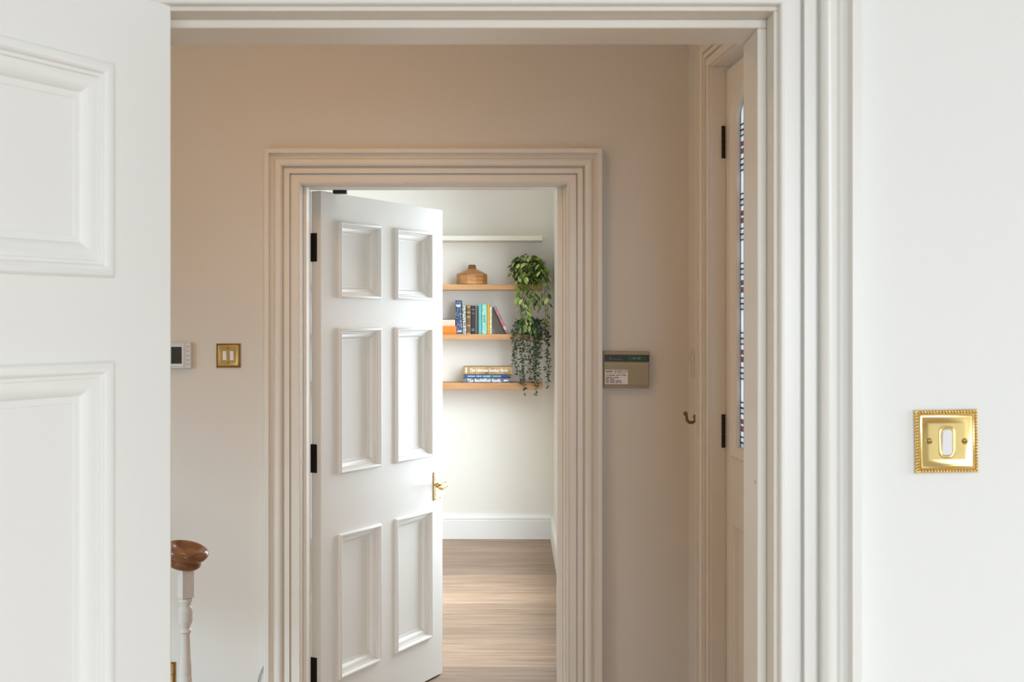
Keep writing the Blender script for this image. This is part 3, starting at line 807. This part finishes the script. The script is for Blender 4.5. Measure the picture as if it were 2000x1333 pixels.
# ------------------------------------------------------------------ stair handrail with volute and turned baluster
YS = 3.42
vc = at(362, 1083, YS)
bal_top = at(363, 1111, YS).z
hr = empty('stair_handrail', Matrix.Translation((vc.x, YS, 0)))
tilt = Matrix.Translation((0, 0, vc.z)) @ Matrix.Rotation(math.radians(13), 4, 'Y') @ Matrix.Rotation(math.radians(6), 4, 'X')
bm = bmesh.new()
lathe(bm, [(0.002, -.036), (.034, -.036), (.042, -.034), (.0475, -.028), (.048, -.021), (.0455, -.015), (.047, -.011), (.056, -.006), (.0615, .002), (.0625, .010), (.059, .018), (.051, .0225), (.044, .0215), (.034, .0145), (.020, .009), (.002, .007)], 40, True, tilt)
build('volute', bm, M['mahogany'], hr, smooth=True)
RAIL = [(-.022, -.036), (.022, -.036), (.0255, -.030), (.0255, -.022), (.022, -.015), (.024, -.010), (.031, -.003), (.033, .007), (.029, .016), (.018, .0225), (0, .0245), (-.018, .0225), (-.029, .016), (-.033, .007), (-.031, -.003), (-.024, -.010), (-.022, -.015), (-.0255, -.022), (-.0255, -.030)]
path = []
for k in range(9):                        # comes off the front of the volute and sweeps away to the left and up
    a = math.radians(-95 - 12 * k)
    r = .030 + .0032 * k
    path.append(Vector((r * math.cos(a), r * math.sin(a), vc.z - .006 + .0007 * k)))
last = path[-1]
for k in range(1, 14): path.append(last + Vector((-.06 * k, .026 * k, .0015 * k + .0002 * k * k)))
bm = bmesh.new(); rings = []
for i, p in enumerate(path):
    d = (path[min(i + 1, len(path) - 1)] - path[max(i - 1, 0)]).normalized(); s = d.cross(Vector((0, 0, 1))).normalized(); u = s.cross(d)
    g = min(1.0, .35 + .085 * i)
    rings.append([bm.verts.new(p + s * a * g + u * b * g) for a, b in RAIL])
for a, b in zip(rings, rings[1:]):
    for k in range(len(RAIL)): bm.faces.new((a[k], a[(k + 1) % len(RAIL)], b[(k + 1) % len(RAIL)], b[k]))
bm.faces.new(rings[0]); bm.faces.new(rings[-1][::-1])
build('rail', bm, M['mahogany'], hr, smooth=True)
tag(hr, 'polished dark wood stair handrail ending in a dished volute', 'handrail')
def baluster(x, y, ztop, rot, label, group=None):
    e = empty('baluster', Matrix.Translation((x, y, 0)) @ Matrix.Rotation(rot, 4, 'Z'))
    sc_ = YS / F
    bh = (1168 - 1111) * sc_
    zt = ztop
    hb = .0172
    boxo('block', (-hb, hb, -hb, hb, zt - bh, zt + .004), M['trim_near'], e, .0015)
    z = lambda py: zt - (py - 1111) * sc_
    pr = [(.0135, z(1168)), (.0170, z(1169)), (.0172, z(1175)), (.0150, z(1177)), (.0152, z(1182)), (.0140, z(1184)), (.0172, z(1188)), (.0182, z(1196)), (.0172, z(1200)), (.0178, z(1203)), (.0172, z(1207)), (.0180, z(1210)), (.0172, z(1216)),
          (.0140, z(1224)), (.0130, z(1228)), (.0160, z(1231)), (.0168, z(1234)), (.0140, z(1237)), (.0133, z(1240)), (.0140, z(1262)), (.0148, z(1286)), (.0150, z(1288)), (.0158, z(1300)), (.0160, z(1312)), (.0165, z(1316)), (.0150, z(1319)),
          (.0165, z(1322)), (.0175, z(1332)), (.0165, z(1345)), (.0140, z(1400)), (.0125, z(1480)), (.0150, z(1530)), (.0170, z(1538)), (.0130, z(1545)), (.0165, z(1560)), (.0165, .12)]
    pr = [(.0158 + (r - .0158) * 1.7 if z > .6 else r, z) for r, z in pr if z >= .12]
    bm = bmesh.new(); lathe(bm, pr, 20); build('turned_shaft', bm, M['trim_near'], e, auto=50)
    boxo('foot', (-hb, hb, -hb, hb, 0, .12), M['trim_near'], e, .0015)
    return tag(e, label, 'baluster', group)
baluster(at(362.5, 0, YS).x, YS, bal_top, math.radians(40), 'white turned baluster under the volute of the handrail')

# ------------------------------------------------------------------ shelves in the far room
SD = 0.225
YF = YB - SD                                  # front edge
SR = at(1059.5, 0, YF).x
def shelf(ytop, ybot, m, label, left=-2.0):
    zt = at(0, ytop, YF).z; zb = at(0, ybot, YF).z
    o = boxo('shelf', (left, SR, YF, YB - .0002, zb, zt), m, None, .002)
    tag(o, label, 'shelf', 'floating shelves on the back wall'); return zt
ZS0 = shelf(460.5, 470, M['shelf_cream'], 'white floating shelf above the oak shelves')
ZS1 = shelf(555.5, 566.5, M['oak'], 'oak floating shelf holding the wooden vessel')
ZS2 = shelf(653, 664, M['oak'], 'oak floating shelf holding the row of upright books')
ZS3 = shelf(748.5, 761, M['oak'], 'lowest oak floating shelf holding the stack of flat books')

# faceted wooden vessel
p = at(922, 555, YB - .115)
e = empty('wooden_vessel', Matrix.Translation((p.x, YB - .115, ZS1)))
sc_ = (YB - .115) / F
rb = 30.5 * sc_
bm = bmesh.new(); lathe(bm, [(rb * .97, 0), (rb, .004), (rb, 19.5 * sc_), (rb * .97, 20.5 * sc_), (rb * .60, 26 * sc_), (rb * .30, 30.5 * sc_)], 12, True, None, PI / 12)
build('body', bm, M['bowlwood'], e)
bm = bmesh.new(); lathe(bm, [(rb * .33, 29.5 * sc_), (rb * .26, 32.5 * sc_), (rb * .25, 36 * sc_), (rb * .21, 38.8 * sc_), (rb * .16, 38.8 * sc_), (rb * .14, 34 * sc_)], 12, True, None, PI / 12)
build('neck', bm, M['bowlneck'], e)
tag(e, 'faceted wooden vessel with a short dark neck on the oak shelf', 'vessel')

# ------------------------------------------------------------------ books
def book(label, t, h, d, mcover, mw, pages=True, spine_mat=None, group=None):
    """upright book in local coords: x 0..t, spine face at y=0, depth +y, z 0..h"""
    e = empty('book', mw)
    c = .0028
    bm = bmesh.new()
    # cover: spine and two boards as one U
    prism_pts = [(0, 0.0), (t * .25, -.003), (t * .75, -.003), (t, 0.0), (t, d), (t - c, d), (t - c, c), (c, c), (c, d), (0, d)]
    a = [bm.verts.new((x, y, 0)) for x, y in prism_pts]; b = [bm.verts.new((x, y, h)) for x, y in prism_pts]
    bm.faces.new(a[::-1]); bm.faces.new(b)
    n = len(a)
    for i in range(n): bm.faces.new((a[i], a[(i + 1) % n], b[(i + 1) % n], b[i]))
    cv = build('cover', bm, mcover, e)
    if pages: boxo('pages', (c, t - c, c, d - .004, .003, h - .003), M['pages'], e)
    tag(e, label, 'book', group)
    return e, cv
YP = YF + .030                               # spines stand a little behind the shelf edge
sx = lambda px, Y=YP: (px - 1000) * Y / F
zpx = lambda py, Y=YP: EYE - (py - HOR) * Y / F
M['bk_navy'] = pattern('navy_floral_cover', (0.035, 0.055, 0.13), [(0.45, 0.52, 0.68), (0.03, 0.05, 0.12)], 95, .28)
M['bk_flor'] = pattern('cream_floral_cover', (0.80, 0.78, 0.58), [(0.10, 0.13, 0.13), (0.75, 0.75, 0.62), (0.12, 0.16, 0.15)], 120, .26)
M['bk_brown'] = mat('brown_leather', (0.17, 0.075, 0.028), 0.5, noise=.25, nscale=50)
M['gold'] = mat('gilt', (0.50, 0.30, 0.13), 0.4, .4)
M['bk_dark'] = mat('dark_blue_cloth', (0.016, 0.020, 0.034), 0.6)
M['bk_taupe'] = mat('taupe_cloth', (0.34, 0.27, 0.19), 0.7)
M['bk_turq'] = mat('turquoise_cloth', (0.13, 0.46, 0.48), 0.5, noise=.1, nscale=60)
M['bk_mint'] = pattern('mint_cover', (0.25, 0.62, 0.50), [(0.62, 0.82, 0.72), (0.25, 0.62, 0.50)], 55, .30)
M['bk_amber'] = mat('amber_cloth', (0.72, 0.36, 0.035), 0.5)
M['bk_white'] = pattern('white_print_cover', (0.80, 0.74, 0.62), [(0.55, 0.16, 0.16), (0.78, 0.74, 0.64), (0.62, 0.60, 0.30)], 45, .20)
M['bk_pink'] = pattern('pink_print_cover', (0.72, 0.16, 0.20), [(0.76, 0.55, 0.52), (0.70, 0.14, 0.19), (0.30, 0.20, 0.22)], 26, .33)
M['bk_black'] = mat('black_board', (0.018, 0.020, 0.018), 0.5)
M['bk_orange'] = mat('orange_cloth', (0.92, 0.20, 0.012), 0.5)
M['bk_blush'] = mat('blush_cloth', (0.72, 0.52, 0.42), 0.6, noise=.06)
M['bk_sneak'] = pattern('brown_print_cover', (0.40, 0.25, 0.10), [(0.22, 0.13, 0.055), (0.48, 0.32, 0.13), (0.18, 0.14, 0.05)], 9, .38, kind='noise')
M['bk_blue'] = pattern('blue_print_cover', (0.03, 0.09, 0.19), [(0.03, 0.16, 0.19), (0.02, 0.05, 0.22), (0.10, 0.28, 0.42)], 8, .42, kind='noise')
M['bk_photo'] = pattern('grey_photo_cover', (0.16, 0.16, 0.20), [(0.42, 0.42, 0.52), (0.10, 0.10, 0.13), (0.50, 0.48, 0.56)], 30, .42, kind='noise')
M['print_white'] = mat('white_print', (0.86, 0.84, 0.82), 0.5)
M['print_mint'] = mat('dark_mint_print', (0.06, 0.30, 0.20), 0.5)
M['print_pale'] = mat('pale_print', (0.55, 0.62, 0.78), 0.5)
G = 'books standing in a row on the oak shelf'
def upright(x0, x1, top, mcover, label, depth=.155, setback=0.0, lean=0.0):
    Y = YP + setback
    t = (x1 - x0) * Y / F
    mw = Matrix.Translation((sx(x0, Y), Y, ZS2)) @ Matrix.Rotation(lean, 4, 'Y')
    h = zpx(top, Y) - ZS2
    e, cv = book(label, t - .0006, h, depth, mcover, mw, group=G)
    return e, cv, t, h
def vtext(s, t, z0, length, size, m, cv):
    """title running down the spine"""
    mt = Matrix.Translation((t / 2, -.0038, z0)) @ Matrix.Rotation(PI / 2, 4, 'Y') @ TXT
    blocks('spine_title', s, size, m, cv, mt, length)
def band(cv, t, z0, z1, m, name='spine_band'):
    boxo(name, (t * .12, t * .88, -.0040, -.0012, z0, z1), m, cv)
e, cv, t, h = upright(892, 903.5, 587, M['bk_navy'], 'tall navy blue book printed with pale flowers', lean=math.radians(-2.3)); band(cv, t, h - .045, h - .030, M['print_pale']); band(cv, t, .015, .024, M['print_pale'])
e, cv, t, h = upright(904, 911, 595.5, M['bk_flor'], 'cream book with a yellow and black leaf pattern', lean=math.radians(-1.2))
e, cv, t, h = upright(911.3, 919.6, 597, M['bk_brown'], 'brown leather book with gilt bands on its spine')
for z in (.02, .30, .60, .76, .95): band(cv, t, h * z - .004, h * z + .004, M['gold'])
e, cv, t, h = upright(919.9, 928, 597.5, M['bk_dark'], 'dark blue book with small pale marks on its spine')
for z in (.12, .17, .73, .86): band(cv, t, h * z - .002, h * z + .003, M['ink_grey'])
upright(928.4, 934.2, 598, M['bk_taupe'], 'thin taupe book pushed back between the dark blue and turquoise books', .12, .035)
e, cv, t, h = upright(934.6, 940.6, 594.5, M['bk_turq'], 'plain turquoise book beside the mint book')
e, cv, t, h = upright(941.3, 951, 594.5, M['bk_mint'], 'mint green book with dark lettering on its spine')
vtext((6,), t, h * .64, h * .26, t * .62, M['print_mint'], cv)
e, cv, t, h = upright(951.5, 956, 594, M['bk_amber'], 'slim amber yellow book')
e, cv, t, h = upright(956.2, 960.8, 599.5, M['bk_white'], 'slim white book with red and green print')
# leaning pair: black board behind, pink spine in front
la = math.atan2(-(987.5 - 962.5), 653 - 601)
bx0 = sx(986.2)
Lb = math.hypot(26, 52) * YP / F
for off, tt, mm, lab, hh_ in ((0, .0085, M['bk_black'], 'thin black book leaning against the upright books', Lb * .985), (.0095, .0175, M['bk_pink'], 'pink printed book leaning on the thin black book', Lb * 1.0)):
    mw = Matrix.Translation((bx0, YP, ZS2 + .0005)) @ Matrix.Rotation(la, 4, 'Y') @ Matrix.Translation((off, 0, 0.0 if off == 0 else 0.0))
    e, cv = book(lab, tt, hh_, .16, mm, mw, group='books leaning at the end of the row')
    low = min((e.matrix_world @ Vector((x, 0, 0))).z for x in (0, tt))
    e.location.z += ZS2 - low + .0003
# flat books at the left end of that shelf
def flat_book(label, xl, xr, z0, th_, depth, mcover, Y, group, rotz=0.0):
    """lying book, spine facing the room: local book x is up, spine runs along x"""
    Lx = (xr - xl) * Y / F
    mw = Matrix.Translation((sx(xl, Y), Y, z0)) @ Matrix.Rotation(rotz, 4, 'Z') @ Matrix(((0, 0, 1, 0), (0, 1, 0, 0), (1, 0, 0, 0), (0, 0, 0, 1)))
    e, cv = book(label, th_, Lx, depth, mcover, mw, group=group)
    return e, cv, Lx
def flip(e):
    for ch in e.children_recursive:
        if ch.type == 'MESH': ch.data.flip_normals()
zo = zpx(637, YP) - ZS2
e, cv, L = flat_book('orange book lying flat under the blush book', 836, 891.5, ZS2, zo, .16, M['bk_orange'], YP, 'flat books beside the upright row')
e, cv, L = flat_book('blush pink book lying flat on the orange book', 838, 889, ZS2 + zo, zpx(624.8) - ZS2 - zo, .15, M['bk_blush'], YP, 'flat books beside the upright row')
bm = bmesh.new(); box(bm, (zpx(624.8) - ZS2 - zo), (zpx(624.8) - ZS2 - zo) + .004, -.001, .15, 0, L); build('cover_board', bm, M['bk_black'], e)
# stack on the lowest shelf
YQ = YF + .028
zq = lambda py: EYE - (py - HOR) * YQ / F
za = ZS3
h1 = zq(739.3) - za - .009 + .0085; h1 = (751 - 742) * YQ / F * .98
h2 = (742 - 734) * YQ / F * .98; h3 = (734 - 719.5) * YQ / F
GS = 'large books stacked on the lowest shelf'
def htext(s, cv, L, th_, x0, x1, size, m, zc=.5):
    # book local: x is up, z runs along the spine -> text drawn on the spine face
    mt = Matrix(((0, 0, 0, 0),) * 4)
    mt = Matrix(((0, 1, 0, th_ * zc), (0, 0, -1, -.0042), (1, 0, 0, L * x0), (0, 0, 0, 1)))
    if isinstance(s, str): textmesh('spine_title', s, size, m, cv, mt, .0003, L * (x1 - x0), .0006)
    else: blocks('spine_title', s, size, m, cv, mt, L * (x1 - x0))
e, cv, L = flat_book('grey photo book at the bottom of the stack titled in white', 905, 997, za, h1, .25, M['bk_photo'], YQ, GS)
htext('The Basketball Book', cv, L, h1, .08, .79, h1 * .92, M['print_white']); htext((4,), cv, L, h1, .85, .96, h1 * .55, M['print_white'])
e, cv, L = flat_book('blue book in the middle of the stack', 905.5, 992.5, za + h1, h2, .24, M['bk_blue'], YQ + .004, GS)
htext((6, 4, 6), cv, L, h2, .09, .60, h2 * .50, M['print_pale']); htext((7,), cv, L, h2, .66, .84, h2 * .4, M['print_pale'])
e, cv, L = flat_book('thick brown book on top of the stack titled in white', 905, 1001, za + h1 + h2, h3, .25, M['bk_sneak'], YQ - .003, GS)
htext('The Ultimate Sneaker Book', cv, L, h3, .13, .91, h3 * .56, M['print_white'], .52)
boxo('spine_mark', (h3 * .2, h3 * .9, -.0042, -.001, L * .045, L * .075), M['print_white'], cv)

# ------------------------------------------------------------------ plants
def leaf_mesh(name, wd=.42, fold=.16, curl=.12):
    pts = [(0, 0), (.25, .75), (.55, 1.0), (.82, .6), (1, 0)]
    bm = bmesh.new(); mid = []; L = []; Rr = []
    for x, k in pts:
        z = -curl * x * x
        mid.append(bm.verts.new((x, 0, z)))
        if k: L.append(bm.verts.new((x, wd / 2 * k, z + fold * wd * k))); Rr.append(bm.verts.new((x, -wd / 2 * k, z + fold * wd * k)))
    for S in (L, Rr):
        bm.faces.new((mid[0], S[0], mid[1])); bm.faces.new((mid[1], S[0], S[1], mid[2])); bm.faces.new((mid[2], S[1], S[2], mid[3])); bm.faces.new((mid[3], S[2], mid[4]))
    bmesh.ops.recalc_face_normals(bm, faces=bm.faces)
    me = bpy.data.meshes.new(name); bm.to_mesh(me); bm.free()
    for p in me.polygons: p.use_smooth = True
    return me
def orient(d, roll):
    d = d.normalized(); up = Vector((0, 0, 1))
    s = up.cross(d)
    if s.length < .05: s = Vector((1, 0, 0))
    s.normalize(); u = d.cross(s)
    m = Matrix.Identity(4)
    for i in range(3): m[i][0], m[i][1], m[i][2] = d[i], s[i], u[i]
    return m @ Matrix.Rotation(roll, 4, 'X')
random.seed(21)
# large trailing plant on the top oak shelf
YPOT = YB - .125
pc = at(1031, 530, YPOT)
pl1 = empty('trailing_plant', Matrix.Translation((pc.x, YPOT, ZS1)))
bm = bmesh.new(); lathe(bm, [(.055, 0), (.075, .01), (.105, .05), (.118, .09), (.116, .125), (.104, .155), (.097, .160), (.095, .150), (.10, .12)], 28, True); build('pot', bm, M['pot'], pl1, smooth=True)
bm = bmesh.new(); lathe(bm, [(.098, .135), (.05, .148), (.005, .150)], 20, True); build('soil', bm, M['soil'], pl1)
LM = [leaf_mesh('trailing_leaf', .44, .15, .15), leaf_mesh('trailing_leaf_wide', .55, .10, .22)]
LM_l = [leaf_mesh('trailing_leaf_pale', .5, .12, .18)]
for me in LM: me.materials.append(M['leaf_big'])
def place_leaf(parent, me, loc, d, size, roll):
    o = bpy.data.objects.new('leaf', me); COL.objects.link(o); o.parent = parent
    o.matrix_local = Matrix.Translation(loc) @ orient(d, roll) @ Matrix.Scale(size, 4)
    return o
base1 = Vector((pc.x, YPOT, ZS1))
P1 = lambda px, py, Y: at(px, py, Y) - base1
# mound of leaves over the pot
for k in range(142):
    a = random.uniform(-PI, 0.25) if random.random() < .85 else random.uniform(-PI, PI)
    el = random.uniform(-.35, 1.35)
    r = random.uniform(.085, .117)
    ctr = Vector((0, 0, .115))
    dirn = Vector((math.cos(a) * math.cos(el), math.sin(a) * math.cos(el), math.sin(el)))
    loc = ctr + Vector((dirn.x * r * 1.0, dirn.y * r * .95, dirn.z * r * .85))
    if loc.y > .09: loc.y = .09
    d = Vector((dirn.x * .8 + random.uniform(-.5, .5), dirn.y * .7 + random.uniform(-.5, .3), dirn.z * .2 - random.uniform(.15, 1.0)))
    place_leaf(pl1, random.choice(LM), loc, d, random.uniform(.042, .060), random.uniform(-.7, .7))
vines = [(1011, 600, -.10), (1016, 622, -.12), (1021, 628, -.14), (1027, 635, -.13), (1033, 622, -.15), (1038, 612, -.14), (1044, 606, -.13), (1049, 600, -.12), (1056, 604, -.11), (1063, 600, -.08), (1066, 640, -.07), (1070, 634, -.06), (1013, 585, -.13), (1024, 596, -.15)]
def vine_pts(x, y, dy, Y0, top_px, n=14):
    """from the pot, over the shelf edge, then straight down to pixel (x,y)"""
    Yv = YF - .022 - random.uniform(0, .03)
    end = at(x, y, Yv)
    t = Vector((pc.x + (end.x - pc.x) * .55, YPOT - .08, top_px))
    pts = []
    for i in range(n):
        u = i / (n - 1)
        q = min(1.0, u / .35)
        X = t.x + (end.x - t.x) * math.sin(q * PI / 2)
        Yy = t.y + (Yv - t.y) * math.sin(q * PI / 2)
        Z = top_px + .02 * math.sin(min(1, q * 1.3) * PI) - (top_px - end.z) * max(0, (u - .12) / .88) ** 1.1
        pts.append(Vector((X + .004 * math.sin(9 * u + x), Yy, Z)))
    return pts
for i, (x, y, dy) in enumerate(vines):
    pts = [p - base1 for p in vine_pts(x, y, dy, YPOT, ZS1 + .135)]
    bm = bmesh.new(); tube(bm, pts, .0013, 5); build('vine', bm, M['stem'], pl1)
    L = sum((b - a).length for a, b in zip(pts, pts[1:])); nl = int(L / .034)
    for k in range(nl):
        u = .12 + .88 * (k + random.random() * .6) / nl; f = u * (len(pts) - 1); j = min(len(pts) - 2, int(f))
        loc = pts[j].lerp(pts[j + 1], f - j)
        sd = 1 if k % 2 else -1
        d = Vector((sd * random.uniform(.35, .9), random.uniform(-.7, .1), -random.uniform(.5, 1.1)))
        place_leaf(pl1, random.choice(LM), loc, d, random.uniform(.040, .058), random.uniform(-.9, .9))
tag(pl1, 'large trailing plant with bright green leaves in a dark round pot', 'plant')

# smaller-leaved plant on the shelf below
pc2 = at(1031, 640, YB - .12)
base2 = Vector((pc2.x, YB - .12, ZS2))
pl2 = empty('trailing_plant', Matrix.Translation(base2))
bm = bmesh.new(); lathe(bm, [(.036, 0), (.040, .004), (.052, .085), (.054, .09), (.050, .09), (.046, .07)], 20, True); build('pot', bm, M['pot'], pl2, smooth=True)
LP = [leaf_mesh('pale_leaf', .40, .12, .2)]
for me in LP: me.materials.append(M['leaf_pale'])
for k in range(85):
    a = random.uniform(-PI, .1); el = random.uniform(-.5, 1.2); r = random.uniform(.05, .078)
    dirn = Vector((math.cos(a) * math.cos(el), math.sin(a) * math.cos(el), math.sin(el)))
    loc = Vector((0, -.05, .058)) + Vector((dirn.x * r * .95, dirn.y * r * 1.3, dirn.z * r * .95))
    d = Vector((dirn.x * .5 + random.uniform(-.5, .5), dirn.y * .5, -random.uniform(.3, 1.1)))
    place_leaf(pl2, LP[0], loc, d, random.uniform(.038, .058), random.uniform(-.6, .6))
SL = bmesh.new()
def small_leaf(bm, loc, d, size, roll):
    m = Matrix.Translation(loc) @ orient(d, roll) @ Matrix.Scale(size, 4)
    v = [bm.verts.new(m @ Vector(p)) for p in ((0, 0, 0), (.45, .28, .06), (1, 0, -.08), (.45, -.28, .06), (.5, 0, 0))]
    for a, b in ((0, 1), (1, 2), (2, 3), (3, 0)): bm.faces.new((v[a], v[b], v[4]))
strands = [(1003, 716), (1006, 702), (1010, 735), (1018, 752), (1024, 771), (1021, 745), (1032, 730), (1036, 748), (1042, 752), (1047, 774), (1044, 735), (1053, 742), (1055, 700), (1049, 720), (1069, 758), (1071, 735), (1066, 668), (1057, 660)]
random.seed(5)
for i, (x, y) in enumerate(strands):
    Yv = YF - .012 - random.uniform(0, .035)
    end = at(x, y, Yv)
    n = 14; pts = []
    t = Vector((pc2.x + (end.x - pc2.x) * .4, YB - .15, ZS2 + .085))
    for k in range(n):
        u = k / (n - 1); q = min(1, u / .32)
        pts.append(Vector((t.x + (end.x - t.x) * math.sin(q * PI / 2) + .005 * math.sin(11 * u + i * 2), t.y + (Yv - t.y) * math.sin(q * PI / 2), t.z + .012 * math.sin(q * PI) - (t.z - end.z) * max(0, (u - .15) / .85))) - base2)
    bm = bmesh.new(); tube(bm, pts, .0010, 5); build('vine', bm, M['stem'], pl2)
    L = sum((b - a).length for a, b in zip(pts, pts[1:])); nl = int(L / .0085)
    for k in range(nl):
        u = .1 + .9 * (k + random.random() * .7) / nl; f = u * (n - 1); j = min(n - 2, int(f))
        loc = pts[j].lerp(pts[j + 1], f - j)
        d = Vector((random.uniform(-1, 1), random.uniform(-.8, .4), random.uniform(-.9, .35)))
        small_leaf(SL, loc, d, random.uniform(.018, .030), random.uniform(-1, 1))
for k in range(70):
    a = random.uniform(-PI, .2); r = random.uniform(.06, .095)
    loc = Vector((math.cos(a) * r * .9, -.03 + math.sin(a) * r * 1.1, random.uniform(.0, .11)))
    small_leaf(SL, loc, Vector((math.cos(a), math.sin(a), random.uniform(-.8, .6))), random.uniform(.014, .024), random.uniform(-1, 1))
sl = build('small_leaves', SL, M['leaf_small'], pl2); sl['kind'] = 'stuff'
tag(pl2, 'small dark-leaved plant trailing from the shelf with the upright books', 'plant')
